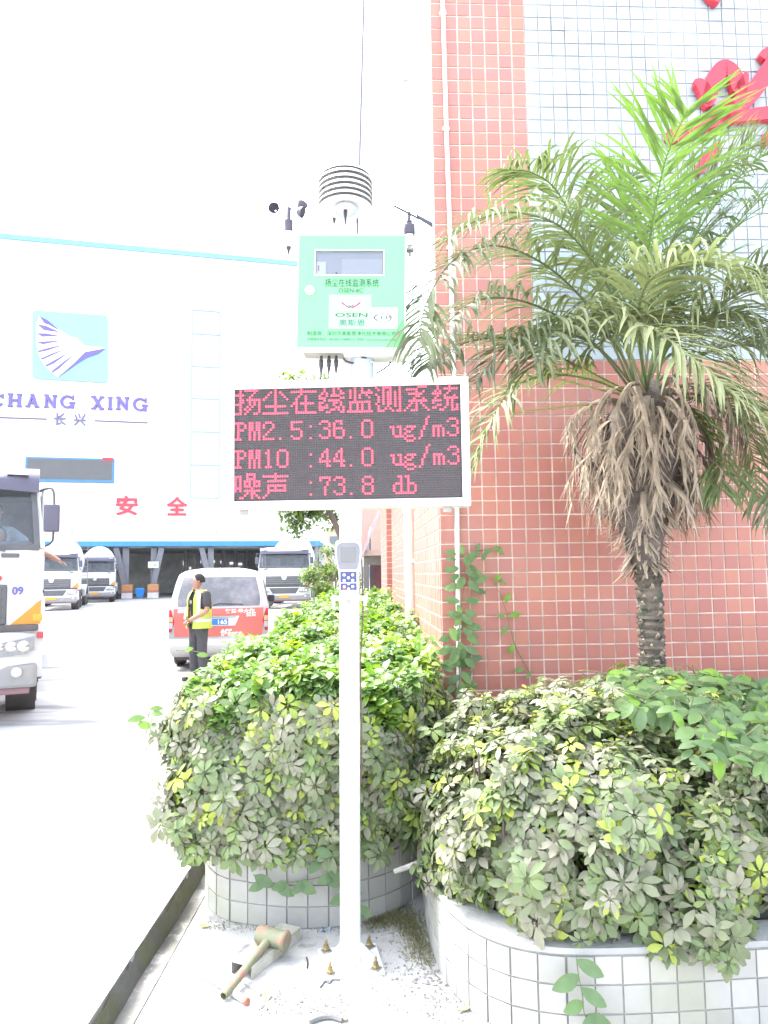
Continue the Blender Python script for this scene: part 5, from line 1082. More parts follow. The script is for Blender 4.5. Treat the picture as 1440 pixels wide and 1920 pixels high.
# ================================================================ MIXER TRUCKS
M_cab = mat('cab_white', (.52, .52, .52), .35, .05, 2, coat=.3, col2=(.42, .40, .38), c2lo=.62, c2hi=.8, c2scale=1.5)
M_vis = mat('visor_dark', (.075, .07, .10), .35, .1, 3)
M_grl = mat('grille_dark', (.085, .085, .09), .6, .15, 6)
M_bump = mat('bumper_grey', (.22, .215, .21), .55, .12, 4, col2=(.30, .26, .20), c2lo=.55, c2hi=.75)
M_under = mat('underbody', (.08, .07, .07), .8, .25, 5)
M_pinkish = mat('faded_red_skirt', (.22, .13, .14), .7, .15, 4)
M_tyre = mat('tyre', (.06, .058, .056), .85, .2, 12, bump=.3)
M_rim = mat('wheel_rim', (.36, .30, .30), .6, .15, 5)
M_orange = mat('corner_orange', (.50, .19, .02), .35, .1, 6)
M_amber = mat('amber_lamp', (.55, .25, .03), .2, .1)
M_redl = mat('red_lamp', (.42, .04, .05), .25, .1)
M_lens = mat('headlamp_lens', (.42, .42, .42), .12, .15, 30, spec=.8)
M_chrome = mat('lamp_reflector', (.55, .55, .55), .15, .1, 20, metal=.8)
M_drum = mat('drum_white', (.66, .66, .66), .4, .05, 1, coat=.2, col2=(.48, .47, .45), c2lo=.58, c2hi=.8, c2scale=.9)
M_seat = mat('cab_interior', (.16, .16, .18), .8, .2, 4)
M_wsg = glass('windscreen_glass', (.84, .90, .93), .14, .03)
def cab_ring(z, hw, yf, yb=2.05, rc=.16, k=5):
    P = []
    for sx in (-1, 1):
        cs = [(sx * (hw - rc + rc * math.cos(a)), yf + rc - rc * math.sin(a)) for a in [math.pi / 2 * i / k for i in range(k + 1)]]
        P.append(cs)
    L = [(-hw, yb)] + P[0] + P[1][::-1] + [(hw, yb)]
    return [Vector((x, y, z)) for x, y in L]
def zface(z): return float(np.interp(z, [.4, 1.0, 1.95, 2.62, 2.9], [0, 0, .02, .16, .30]))
def zhw(z): return float(np.interp(z, [.4, 1.0, 1.95, 2.62, 2.9], [1.22, 1.23, 1.24, 1.16, 1.08]))
def wheel(x, y, r, w, parent, nm='wheel'):
    o = bpy.data.objects.new(nm, None); COL.objects.link(o); o.parent = parent; o.location = (x, y, r); s = 1 if x > 0 else -1; o.empty_display_size = .1
    t = MB(); pr = [(r * .58, -w / 2 + .02), (r * .62, -w / 2), (r * .9, -w / 2), (r * .97, -w / 2 + .03), (r, -w / 2 + .05)]
    for g_ in (-.22, 0, .22): pr += [(r, g_ * w - .012), (r - .018, g_ * w - .01), (r - .018, g_ * w + .01), (r, g_ * w + .012)]
    pr += [(r, w / 2 - .05), (r * .97, w / 2 - .03), (r * .9, w / 2), (r * .62, w / 2), (r * .58, w / 2 - .02)]
    t.lathe(pr, 28, ax=(1, 0, 0), cap=False); t.build('tyre', M_tyre, o, smooth=R(40))
    MB().lathe([(r * .6, -w / 2 + .03), (r * .52, .0), (r * .5, s * (w / 2 - .06)), (r * .2, s * (w / 2 - .1)), (r * .18, s * (w / 2 - .02)), (r * .12, s * w / 2), (.01, s * w / 2)] if s > 0 else [(r * .6, w / 2 - .03), (r * .52, .0), (r * .5, -(w / 2 - .06)), (r * .2, -(w / 2 - .1)), (r * .18, -(w / 2 - .02)), (r * .12, -w / 2), (.01, -w / 2)], 20, ax=(1, 0, 0)).build('rim', M_rim, o, smooth=R(40)); return o
def headlight(sx, parent, z0=.75, z1=.93):
    q = [(.66, z0 + .03), (.80, z0 - .01), (1.10, z0 + .02), (1.17, z0 + .06), (1.17, z1 + .03), (1.08, z1 + .01), (.85, z1 - .03)]
    hl_ = MB().prism([(sx * x, z) for x, z in (q if sx > 0 else q[::-1])], .03, Matrix.Translation((0, -.098, 0))).build('headlight', mat('headlamp_housing', (.20, .20, .20), .2, .2, 30), parent)
    for x, r in ((.82, .045), (.94, .055), (1.06, .06)): MB().lathe([(r, 0), (r * .8, .004), (r * .4, .012), (.004, .014)], 14, (sx * x, -.1, (z0 + z1) / 2 + .015), (0, -1, 0)).build('reflector', M_chrome, hl_, smooth=True)
def mixer_truck(label, loc, rz=0, group=None, visor=M_vis):
    T = thing('mixer_truck', label, 'truck', loc, rz, group)
    low = MB().loft([cab_ring(z, zhw(z), zface(z)) for z in (.98, 1.25, 1.6, 1.93)]); low.build('cab_body', M_cab, T, smooth=R(40))
    MB().loft([cab_ring(2.64, 1.16, .17), cab_ring(2.78, 1.13, .24), cab_ring(2.88, 1.06, .36), cab_ring(2.92, .9, .6)]).build('cab_roof', M_cab, T, smooth=R(40))
    for sx in (-1, 1):
        MB().bar((sx * 1.205, .10, 1.93), (sx * 1.125, .26, 2.65), .085, .14, up=(0, 1, 0)).build('pillar', M_cab, T); MB().box((sx * 1.19 - .05, 1.05, 1.93), (sx * 1.19 + .04, 2.05, 2.64)).build('pillar', M_cab, T)
        MB().box((sx * 1.2 - .008, .28, 1.94), (sx * 1.2 + .008, 1.05, 2.64)).build('side_window', M_wsg, T)
    MB().box((-1.14, 1.95, 1.93), (1.14, 2.04, 2.64)).build('rear_panel', M_seat, T)
    MB().add([(-1.15, .045, 1.95), (1.15, .045, 1.95), (1.085, .185, 2.66), (-1.085, .185, 2.66)], [(0, 1, 2, 3)]).build('windscreen', M_wsg, T)
    rb = MB()
    for a, c in (((-1.19, .03, 1.94), (1.19, .03, 1.94)), ((-1.17, .03, 1.94), (-1.11, .165, 2.66)), ((1.17, .03, 1.94), (1.11, .165, 2.66))): rb.bar(a, c, .06, .03, up=(0, -1, 0))
    rb.build('screen_seal', M_grl, T)
    MB().box((-1.1, .10, 1.94), (1.1, .55, 2.02), bev=.04).build('dashboard', M_seat, T)
    for x in (-.55, .6): MB().box((x - .27, 1.35, 1.55), (x + .27, 1.55, 2.42), bev=.06).build('seat', M_seat, T)
    sw = MB()
    for k in range(20):
        a, c = 2 * math.pi * k / 20, 2 * math.pi * (k + 1) / 20; f_ = lambda t: Vector((.6 + .22 * math.cos(t), .66 + .12 * math.sin(t), 2.10 + .17 * math.sin(t))); sw.tube([f_(a), f_(c)], .014, 6, cap=False)
    sw.tube([(.6, .55, 1.95), (.6, .66, 2.1)], .02, 6).build('steering_wheel', M_grl, T)
    vr = MB(); vs_ = [[Vector((x, y, z)) for y, z in ((.10, 2.60), (-.02, 2.60), (.0, 2.72), (.22, 2.86), (.40, 2.88))] for x in np.linspace(-1.17, 1.17, 9)]
    for i, row in enumerate(vs_):
        e = abs(i - 4) / 4; row[1].y += .10 * e ** 3; row[2].y += .10 * e ** 3; row[1].z -= .03 * e ** 3
    vr.loft(vs_, True, True, close=True); v_ = vr.build('visor', visor, T, smooth=R(40))
    for sx in (-1, 1): MB().box((sx * .95 - .11, .05, 2.765), (sx * .95 + .11, .12, 2.815), bev=.01).build('marker_light', M_lens, v_)
    gr = MB().box((-.88, -.03, 1.09), (.88, .0, 1.53), bev=.02).build('grille', M_grl, T)
    for k in range(4): MB().box((-.82, -.05, 1.15 + .1 * k), (.82, -.031, 1.195 + .1 * k), bev=.008).build('grille_bar', mat('grille_bar', (.13, .13, .13), .5), gr)
    MB().lathe([(.12, 0), (.12, .02), (.1, .025), (.095, .012), (.02, .012)], 20, (0, -.052, 1.47), (0, -1, 0)).build('badge_ring', M_chrome, gr, smooth=True)
    MB().box((-1.2, -.05, 1.015), (1.2, .02, 1.085), bev=.012).build('lower_strip', M_under, T)
    for sx in (-1, 1):
        q = [(.92, 1.09), (1.22, 1.09), (1.225, 1.36)]
        MB().prism([(sx * x, z) for x, z in (q if sx > 0 else q[::-1])], .05, Matrix.Translation((0, -.012, 0))).build('corner_panel', M_orange, T)
        MB().box((sx * 1.19 - .05, -.018, 1.12), (sx * 1.19 + .05, .1, 1.2), bev=.012).build('indicator', M_amber, T)
    bu = MB(); sec = [(.48, .02), (.50, -.05), (.66, -.085), (.98, -.085), (1.005, -.06), (1.005, .10), (.48, .12)]
    rows = []
    for x in np.linspace(-1.25, 1.25, 13):
        e = abs(x) / 1.25; rows.append([Vector((x, y + .16 * max(0, e - .75) / .25 * .8, z)) for z, y in sec])
    bu.loft(rows); bm_ = bu.build('bumper', M_cab, T, smooth=R(40))
    MB().box((-1.2, -.075, .40), (1.2, .1, .655), bev=.04).build('bumper_lower', M_bump, T); MB().box((-1.13, -.03, .33), (1.13, .3, .41), bev=.02).build('skirt', M_pinkish, T)
    cq = [(-.72, .98), (-.55, .70), (.55, .70), (.72, .98)]; MB().prism(cq, .05, Matrix.Translation((0, -.091, 0))).build('bumper_grille', M_grl, T)
    for sx in (-1, 1):
        headlight(sx, T); MB().lathe([(.055, 0), (.055, .02), (.04, .03), (.01, .03)], 16, (sx * 1.0, -.075, .575), (0, -1, 0)).build('fog_light', M_lens, T, smooth=True)
        MB().box((sx * 1.22 - .03, -.02, .93), (sx * 1.22 + .035, .06, 1.0), bev=.01).build('marker', M_redl, T)
    MB().box((-.24, -.102, .50), (.24, -.092, .64), bev=.004).build('number_plate', mat('yellow_plate', (.45, .26, .04), .5), T)
    for sx in (-1, 1):
        am = MB().tube(catmull([(sx * 1.17, .2, 2.60), (sx * 1.27, .12, 2.63), (sx * 1.31, .08, 2.61), (sx * 1.33, .08, 2.50), (sx * 1.33, .08, 2.12), (sx * 1.31, .09, 2.0), (sx * 1.22, .14, 1.95)], 6), .014, 7).build('mirror_arm', M_grl, T, smooth=True)
        MB().box((sx * 1.31 - .085, .02, 2.12), (sx * 1.31 + .085, .10, 2.44), bev=.025).build('mirror', M_vis, T)
        MB().bar((sx * .85, -.02, 1.90), (sx * .35, .03, 1.99), .02, .02).build('wiper', M_grl, T); MB().box((sx * .9 - .09, -.03, 1.83), (sx * .9 + .09, .03, 1.875), bev=.01).build('wiper_base', M_grl, T)
        MB().box((sx * 1.235, .35, 1.42), (sx * 1.25, .5, 1.46), bev=.004).build('door_handle', M_grl, T)
        st_ = MB()
        for z in (.45, .72): st_.box((sx * 1.18 - .1, .25, z), (sx * 1.18 + .06, .75, z + .04))
        st_.build('step', M_under, T)
        MB().lathe([(.62, -.16), (.66, -.16), (.66, .16), (.62, .16)], 24, (sx * 1.02, 1.35, .53), (1, 0, 0), cap=False).build('mudguard', M_under, T)
        wheel(sx * 1.03, 1.35, .53, .32, T); wheel(sx * 1.03, 3.1, .53, .32, T); wheel(sx * .98, 6.3, .53, .5, T); wheel(sx * .98, 7.65, .53, .5, T)
        MB().box((sx * .42 - .05, .3, .75), (sx * .42 + .05, 8.6, 1.0)).build('frame_rail', M_under, T)
        MB().box((sx * 1.1 - .12, 4.0, .55), (sx * 1.1 + .12, 5.4, .95), bev=.04).build('tank', M_bump, T)
        gd = MB()
        for k in range(9): a = math.pi * (k / 8); gd.add([(sx * 1.22 + dx, 6.98 - 1.45 * math.cos(a) * 1.0, .6 + .58 * math.sin(a)) for dx in (-.5 * sx, .02 * sx)], [])
        gd.f = [(2 * k, 2 * k + 1, 2 * k + 3, 2 * k + 2) for k in range(8)]; gd.build('rear_mudguard', M_drum, T)
    ax = Vector((0, .955, .295)).normalized(); o_ = Vector((0, 2.75, 1.75))
    MB().lathe([(.5, -.05), (.55, 0), (.95, .7), (1.13, 1.5), (1.15, 2.6), (1.02, 3.6), (.72, 4.7), (.55, 5.2), (.55, 5.3), (.45, 5.3)], 36, o_, ax, cap=True).build('drum', M_drum, T, smooth=R(40))
    for h_ in (1.5, 2.62): MB().lathe([(1.155, h_ - .03), (1.165, h_), (1.155, h_ + .03)], 36, o_, ax, cap=False).build('drum_band', mat('drum_band', (.42, .45, .52), .4), T, smooth=True)
    MB().box((-.6, 2.35, 1.0), (.6, 2.8, 2.1), bev=.05).build('front_pedestal', M_bump, T)
    MB().prism([(-.7, 1.0), (.7, 1.0), (.45, 2.9), (-.45, 2.9)], .25, Matrix.Translation((0, 7.75, 0))).build('rear_pedestal', M_bump, T)
    MB().loft([[Vector((sx * w, 8.1 + sy * w * .8, z)) for sx, sy in ((-1, -1), (1, -1), (1, 1), (-1, 1))] for w, z in ((.2, 3.1), (.6, 3.65), (.6, 3.75))]).build('hopper', M_bump, T)
    ld = MB()
    for k in range(9): ld.bar((.75, 8.25, 1.2 + .26 * k), (1.15, 8.25, 1.2 + .26 * k), .03, .03)
    for x in (.75, 1.15): ld.bar((x, 8.25, 1.1), (x, 8.25, 3.55), .04, .04, up=(0, 1, 0))
    ld.build('ladder', M_bump, T)
    return T
TY = 8.15                                                    # near truck: front about eight metres off
edge = atY(80, 1140, TY)
TR = R(25); trk = mixer_truck('white cement mixer truck numbered 09 with its driver, nearest the hedge', (edge.x - 1.24 * math.cos(TR), TY - 1.24 * math.sin(TR), 0), TR)
SCALE = 1.0
for c_ in list(trk.children):
    pass
text('09', .12, .001, .004, width=.115, M=Matrix.Translation((.985, -.004, 1.46))).build('fleet_number', mat('number_blue', (.09, .08, .25), .5), trk)
text('500', .1, .004, .006, width=.42, M=Matrix.Translation((.62, -.006, 1.60))).build('model_number', M_redl, trk)
MB().box((.55, -.02, 1.80), (.75, .01, 1.86), bev=.01).build('cab_vent', M_grl, trk)
def mtruck(label, u, vY, rz):
    c = copy_tree(trk); c['label'] = label; p = atY(u, 1100, vY); c.location = (p.x, vY, 0); c.rotation_euler = (0, 0, rz)
    for k in list(c.children):
        if k.name.split('.')[0] in ('fleet_number', 'model_number', 'cab_vent'): bpy.data.objects.remove(k)
    return c
t2 = mtruck('white cement mixer truck just behind the numbered truck, drum turned right', 96, 35.5, R(19))
t3 = mtruck('white cement mixer truck farthest back beside the warehouse columns', 177, 46, R(19))
t4 = mtruck('white cement mixer truck with yellow plate parked beyond the van', 533, 34.5, R(2.5))
for t_ in (trk, t2, t3, t4): t_['group'] = 'cement mixer trucks on the yard'
# a spare tyre and crossbar stand on the low front of the parked truck
p = atY(497, 1112, 33.8); wl = MB().lathe([(.16, -.11), (.3, -.12), (.36, -.06), (.36, .06), (.3, .12), (.16, .11)], 24, (0, 0, .36), (0, 1, 0)).build('loose_tyre', M_tyre, smooth=R(40)); tag(wl, 'dark loose tyre standing against the front of the far parked mixer truck', 'tyre'); wl.location = (p.x, 33.8, 0)

# ================================================================ PEOPLE
M_skin = mat('skin', (.36, .20, .14), .55, .06, 12)
M_hair = mat('black_hair', (.03, .026, .025), .95, .2, 40)
def skin_mesh(name, joints, edges, radii, sub=2):
    me = bpy.data.meshes.new(name); names = list(joints); me.from_pydata([joints[n] for n in names], [(names.index(a), names.index(b)) for a, b in edges], []); me.update()
    o = bpy.data.objects.new(name, me); COL.objects.link(o); md = o.modifiers.new('s', 'SKIN'); md.use_smooth_shade = True
    sk = me.skin_vertices[0].data
    for i, n in enumerate(names): r = radii[n]; sk[i].radius = r if hasattr(r, '__len__') else (r, r); sk[i].use_root = (i == 0)
    ss = o.modifiers.new('u', 'SUBSURF'); ss.levels = sub; ss.render_levels = sub
    dg = bpy.context.evaluated_depsgraph_get(); out = bpy.data.meshes.new_from_object(o.evaluated_get(dg)); out.name = name
    bpy.data.objects.remove(o); bpy.data.meshes.remove(me)
    for q in out.polygons: q.use_smooth = True
    return out
def skin_obj(name, j, e, r, m, parent, sub=2): me = skin_mesh(name, j, e, r, sub); me.materials.append(m); return obj(name, me, parent)
def head(parent, c, face, s=1.0):
    """ears, nose, eyes, brows, mouth and hair round a head centre; face = unit vector"""
    f = Vector(face).normalized(); x = f.cross(Vector((0, 0, 1))).normalized(); z = Vector((0, 0, 1)); c = Vector(c); P = lambda a, b, h: c + x * a * s + f * b * s + z * h * s
    hr_ = MB(); N, Mm = 22, 12; ring_ = []
    for j in range(Mm + 1):
        th = math.pi * .56 * j / Mm; row = []
        for i in range(N):
            a = 2 * math.pi * i / N; front = max(0, math.cos(a)); cut = 1 - .62 * front ** 1.2; t = th * cut; rr_ = 1 + .04 * math.sin(5 * a + 3 * j) + random.uniform(-.02, .02)
            row.append(P(math.sin(t) * math.sin(a) * .081 * rr_, math.sin(t) * math.cos(a) * .099 * rr_ - .010, math.cos(t) * .119 * rr_ + .004))
        ring_.append(row)
    hr_.loft(ring_, True, False); hr_.build('hair', M_hair, parent, smooth=R(70))
    ft = MB()
    for sx in (-1, 1):
        ft.lathe([(.004, -.012), (.012, -.008), (.014, .004), (.008, .012)], 8, P(sx * .082, -.008, -.005), x * sx)
    ft.loft([[P(-.006, .094, .02), P(.006, .094, .02), P(0, .098, .022)], [P(-.014, .096, -.03), P(.014, .096, -.03), P(0, .124, -.028)], [P(-.012, .094, -.038), P(.012, .094, -.038), P(0, .108, -.040)]])
    ft.build('face_features', M_skin, parent, smooth=True)
    ey = MB()
    for sx in (-1, 1): ey.box((-.016, -.004, -.004), (.016, .004, .004), Matrix.Translation(P(sx * .034, .092, .012)) @ f.to_track_quat('Y', 'Z').to_matrix().to_4x4()); ey.box((-.02, -.004, -.003), (.02, .004, .003), Matrix.Translation(P(sx * .034, .094, .034)) @ f.to_track_quat('Y', 'Z').to_matrix().to_4x4())
    ey.build('eyes_and_brows', M_hair, parent); MB().box((-.022, -.003, -.005), (.022, .004, .005), Matrix.Translation(P(0, .092, -.064)) @ f.to_track_quat('Y', 'Z').to_matrix().to_4x4(), bev=.002).build('mouth', mat('lips', (.28, .12, .10), .5), parent)
HEADJ = lambda c, f: {'h0': tuple(Vector(c) + Vector((0, 0, .085)) - Vector(f) * .012), 'h1': tuple(Vector(c)), 'h2': tuple(Vector(c) - Vector((0, 0, .06)) + Vector(f) * .02), 'h3': tuple(Vector(c) - Vector((0, 0, .105)) + Vector(f) * .035)}
# ---- man in the high visibility vest, hands together in front, looking left
MY = 11.2; mp = atY(372, 1262, MY); man = thing('person', 'person in a black T-shirt and yellow-green reflective vest standing behind the van', 'person', (mp.x, MY, 0), R(-38))
# local: faces -y (turned to the left of the picture by the rotation)
HC = (0, -.02, 1.515); fd = Vector((-math.sin(R(35)), -math.cos(R(35)), 0)); S_ = .97
J = {'pel': (0, 0, .90), 'bel': (0, .0, 1.03), 'chest': (0, .01, 1.22), 'neck': (0, .01, 1.37), **HEADJ(HC, fd)}
Rj = {'pel': (.15, .11), 'bel': (.145, .11), 'chest': (.165, .115), 'neck': (.055, .055), 'h3': (.045, .045), 'h2': (.062, .07), 'h1': (.075, .092), 'h0': (.062, .08)}
Ee = [('pel', 'bel'), ('bel', 'chest'), ('chest', 'neck'), ('neck', 'h3'), ('h3', 'h2'), ('h2', 'h1'), ('h1', 'h0')]
for s, k in ((-1, 'a'), (1, 'b')):
    J.update({'sh' + k: (s * .175, .01, 1.31), 'el' + k: (s * .235, -.03, 1.06), 'wr' + k: (s * .085, -.19, .955), 'pa' + k: (s * .035, -.215, .915), 'hip' + k: (s * .09, 0, .84), 'kn' + k: (s * .10, -.015, .47), 'an' + k: (s * .11, .02, .085), 'he' + k: (s * .11, .03, .04), 'to' + k: (s * .125, -.15, .03)})
    Rj.update({'sh' + k: .062, 'el' + k: .043, 'wr' + k: .028, 'pa' + k: (.035, .022), 'hip' + k: .085, 'kn' + k: .058, 'an' + k: .042, 'he' + k: .042, 'to' + k: (.045, .03)})
    Ee += [('chest', 'sh' + k), ('sh' + k, 'el' + k), ('el' + k, 'wr' + k), ('wr' + k, 'pa' + k), ('pel', 'hip' + k), ('hip' + k, 'kn' + k), ('kn' + k, 'an' + k), ('an' + k, 'he' + k), ('he' + k, 'to' + k)]
skin_obj('body', J, Ee, Rj, M_skin, man); head(man, HC, fd)
for s in (-1, 1):
    hnd = MB(); base = Vector((s * .035, -.225, .905))
    for q, (dx, l) in enumerate(((-.022, .05), (-.008, .058), (.006, .056), (.019, .045))): hnd.tube([base + Vector((dx, 0, .0)), base + Vector((dx - s * .008, -.02, -l * .5)), base + Vector((dx - s * .02, -.012, -l))], [.0085, .008, .006], 7)
    hnd.tube([base + Vector((-s * .02, .005, .02)), base + Vector((-s * .045, -.02, .0)), base + Vector((-s * .05, -.03, -.02))], [.01, .009, .007], 7); hnd.build('fingers', M_skin, man, smooth=True)
M_blk = mat('black_cloth', (.055, .053, .055), .85, .2, 20, bump=.4, bscale=60)
sj = {k: J[k] for k in ('bel', 'chest', 'pel')}; sj['nb'] = (0, .012, 1.345); sr = {'bel': (.150, .115), 'chest': (.172, .12), 'pel': (.155, .115), 'nb': (.075, .07)}; se = [('chest', 'bel'), ('bel', 'pel'), ('chest', 'nb')]
for s, k in ((-1, 'a'), (1, 'b')): sj['s' + k] = J['sh' + k]; sj['e' + k] = tuple(Vector(J['sh' + k]).lerp(Vector(J['el' + k]), .85)); sr['s' + k] = .076; sr['e' + k] = .066; se += [('chest', 's' + k), ('s' + k, 'e' + k)]
sj = {'chest': sj['chest'], **sj}; skin_obj('t_shirt', sj, se, sr, M_blk, man)
tj = {'w': (0, 0, .93), 'c': (0, 0, .84)}; tr_ = {'w': (.155, .118), 'c': (.13, .11)}; te = [('w', 'c')]
for s, k in ((-1, 'a'), (1, 'b')): tj.update({'h' + k: (s * .09, 0, .76), 'k' + k: J['kn' + k], 'f' + k: (s * .11, .015, .1)}); tr_.update({'h' + k: .098, 'k' + k: .078, 'f' + k: .07}); te += [('c', 'h' + k), ('h' + k, 'k' + k), ('k' + k, 'f' + k)]
skin_obj('trousers', tj, te, tr_, mat('dark_trousers', (.06, .06, .065), .85, .2, 15), man)
for s in (-1, 1): MB().lathe([(.052, 0), (.055, .03), (.045, .09), (.03, .1)], 12, (s * .11, .02, 0)).box((s * .118 - .045, -.2, 0), (s * .118 + .045, .02, .07), bev=.028).build('shoe', M_blk, man, smooth=R(50))
M_vest = mat('hi_vis_vest', (.40, .50, .08), .6, .08, 10, emit=0); M_refl = mat('reflective_tape', (.5, .5, .5), .4, .05)
def torso(a, z, off=0.0):
    w = float(np.interp(z, [.80, .95, 1.1, 1.25, 1.34, 1.385], [.20, .19, .192, .195, .16, .085])) + off; d = float(np.interp(z, [.80, .95, 1.1, 1.25, 1.34, 1.385], [.165, .15, .15, .15, .10, .08])) + off
    return Vector((w * math.sin(a), .006 - d * math.cos(a), z))
def vest_patch(a0, a1, z0_, z1_, off, nm, m, na=24, nz_=10, arm=True, parent=None):
    b = MB(); idx = {}
    for j in range(nz_ + 1):
        z = z0_ + (z1_ - z0_) * j / nz_
        for i in range(na + 1): a = a0 + (a1 - a0) * i / na; idx[i, j] = len(b.v); b.v.append(tuple(torso(a, z, off)))
    for j in range(nz_):
        for i in range(na):
            a = a0 + (a1 - a0) * (i + .5) / na; z = z0_ + (z1_ - z0_) * (j + .5) / nz_
            if arm and abs(math.sin(a)) > .80 and z > 1.10 and z < 1.36: continue
            b.f.append((idx[i, j], idx[i + 1, j], idx[i + 1, j + 1], idx[i, j + 1]))
    return b.build(nm, m, parent, smooth=True)
v_ = vest_patch(.30, 2 * math.pi - .30, .80, 1.385, .02, 'vest', M_vest, 40, 14, parent=man)
vest_patch(.30, 2 * math.pi - .30, .90, .945, .024, 'tape', M_refl, 40, 1, False, v_)
for a in (.75, 2 * math.pi - .75): vest_patch(a - .14, a + .14, .95, 1.38, .025, 'tape', M_refl, 3, 8, False, v_)
vest_patch(2.2, 4.08, 1.10, 1.145, .024, 'tape', M_refl, 16, 1, False, v_)
MB().lathe([(.03, 0), (.028, .002), (.01, .003)], 12, (0, -.155, 1.2), (0, -1, 0)).build('shirt_print', mat('print_grey', (.25, .22, .2), .7), man)
man.scale = (1.0, 1.0, 1.0)
# ---- driver of the near truck
dl = wmat(trk) @ Vector((.68, 1.0, 1.55)); drv = thing('person', 'driver in pale blue shirt at a truck wheel, arm out of the window', 'person', dl, TR)
HC = (0, -.05, .86); fd = Vector((.25, -.97, 0)).normalized()
J = {'pel': (0, .05, .08), 'bel': (0, .05, .25), 'chest': (0, 0, .50), 'neck': (0, -.02, .70), **HEADJ(HC, fd), 'sha': (-.18, -.02, .62), 'ela': (-.24, -.22, .42), 'wra': (-.10, -.42, .50), 'shb': (.19, -.02, .61), 'elb': (.42, -.10, .42), 'wrb': (.66, -.20, .30), 'pab': (.74, -.24, .25)}
Rj = {'pel': (.16, .12), 'bel': (.16, .12), 'chest': (.18, .12), 'neck': .06, 'h3': .05, 'h2': (.068, .075), 'h1': (.082, .095), 'h0': (.066, .08), 'sha': .07, 'ela': .046, 'wra': .032, 'shb': .07, 'elb': .046, 'wrb': .034, 'pab': (.04, .025)}
Ee = [('pel', 'bel'), ('bel', 'chest'), ('chest', 'neck'), ('neck', 'h3'), ('h3', 'h2'), ('h2', 'h1'), ('h1', 'h0'), ('chest', 'sha'), ('sha', 'ela'), ('ela', 'wra'), ('chest', 'shb'), ('shb', 'elb'), ('elb', 'wrb'), ('wrb', 'pab')]
skin_obj('body', J, Ee, Rj, M_skin, drv); head(drv, HC, fd)
hb = MB(); b0_ = Vector(J['pab'])
for q in range(4): hb.tube([b0_ + Vector((0, -.02 + .014 * q, .0)), b0_ + Vector((.04, -.03 + .014 * q, -.02)), b0_ + Vector((.07, -.035 + .014 * q, -.05))], [.009, .008, .006], 6)
hb.tube([b0_ + Vector((-.02, -.03, 0)), b0_ + Vector((.01, -.05, -.03))], [.01, .007], 6); hb.build('fingers', M_skin, drv, smooth=True)
J2 = {k: J[k] for k in ('chest', 'bel', 'pel', 'sha', 'shb')}; J2.update({'nb': (0, -.01, .66), 'ea': tuple(Vector(J['sha']).lerp(Vector(J['ela']), .8)), 'eb': tuple(Vector(J['shb']).lerp(Vector(J['elb']), .8))})
skin_obj('shirt', J2, [('chest', 'bel'), ('bel', 'pel'), ('chest', 'nb'), ('chest', 'sha'), ('chest', 'shb'), ('sha', 'ea'), ('shb', 'eb')], {'chest': (.195, .135), 'bel': (.175, .135), 'pel': (.175, .135), 'sha': .085, 'shb': .085, 'nb': .08, 'ea': .068, 'eb': .068}, mat('pale_blue_shirt', (.30, .36, .42), .8, .1, 10), drv)

# ================================================================ VAN
M_silver = mat('silver_paint', (.40, .40, .40), .3, .05, 2, metal=.25, coat=.4)
M_rgr = mat('red_wrap', (.50, .13, .11), .45, .06, 4)
M_vgl = mat('tinted_rear_glass', (.115, .115, .12), .12, .12, 2.5, spec=.6, col2=(.22, .21, .23), c2lo=.45, c2hi=.65, c2scale=2)
VY = 12.45; vp = atY(409, 1240, VY); VW = .845; K = 1.0
van = thing('van', 'silver minivan with a red printed tailgate seen from behind', 'van', (vp.x, VY, 0), R(9))
def vhw(z): return float(np.interp(z, [.22, .35, .6, .95, 1.15, 1.5, 1.62, 1.70, 1.735], [.78, .82, .845, .845, .825, .745, .70, .58, .30]))
def vy(z): return float(np.interp(z, [.22, .3, .42, .52, .95, 1.1, 1.5, 1.62, 1.70, 1.735], [.06, .0, -.02, .03, .045, .08, .24, .30, .42, .7]))
def vs_pt(x, z, off=0.0):
    t = x / vhw(z); return Vector((x, vy(z) + .10 * abs(t) ** 3.2 - off, z))
rings = []
for z in (.22, .28, .35, .42, .50, .54, .7, .95, 1.05, 1.15, 1.3, 1.5, 1.62, 1.68, 1.715, 1.735):
    h = vhw(z); row = [vs_pt(h * t, z) for t in (-1, -.97, -.9, -.75, -.5, -.25, 0, .25, .5, .75, .9, .97, 1)]
    row = [Vector((-h, 3.2, z)), Vector((-h, 1.6, z)), Vector((-h, .35 + vy(z), z))] + row + [Vector((h, .35 + vy(z), z)), Vector((h, 1.6, z)), Vector((h, 3.2, z))]
    fr_ = float(np.interp(z, [.22, .95, 1.3, 1.735], [3.95, 3.85, 3.3, 2.4])); row += [Vector((h * .8, fr_, z)), Vector((0, fr_ + .06, z)), Vector((-h * .8, fr_, z))]
    rings.append(row)
MB().loft(rings).build('body', M_silver, van, smooth=R(50))
def vpatch(x0, x1, z0_, z1_, off, nm, m, parent=None, nx_=14, nz_=8, shape=None, th=.012):
    b = MB()
    def f(u, v, o=off):
        z = z0_ + (z1_ - z0_) * v; a, c = (x0, x1) if shape is None else shape(v); return vs_pt(a + (c - a) * u, z, o)
    b.grid(f, nx_, nz_); b.grid(lambda u, v: f(u, v, off - th), nx_, nz_); return b.build(nm, m, parent or van, smooth=R(50))
vpatch(0, 0, 1.075, 1.575, .006, 'rear_window', M_vgl, shape=lambda v: (-(.74 - .12 * v) + .05 * (1 - v) ** 6, (.74 - .12 * v) - .05 * (1 - v) ** 6))
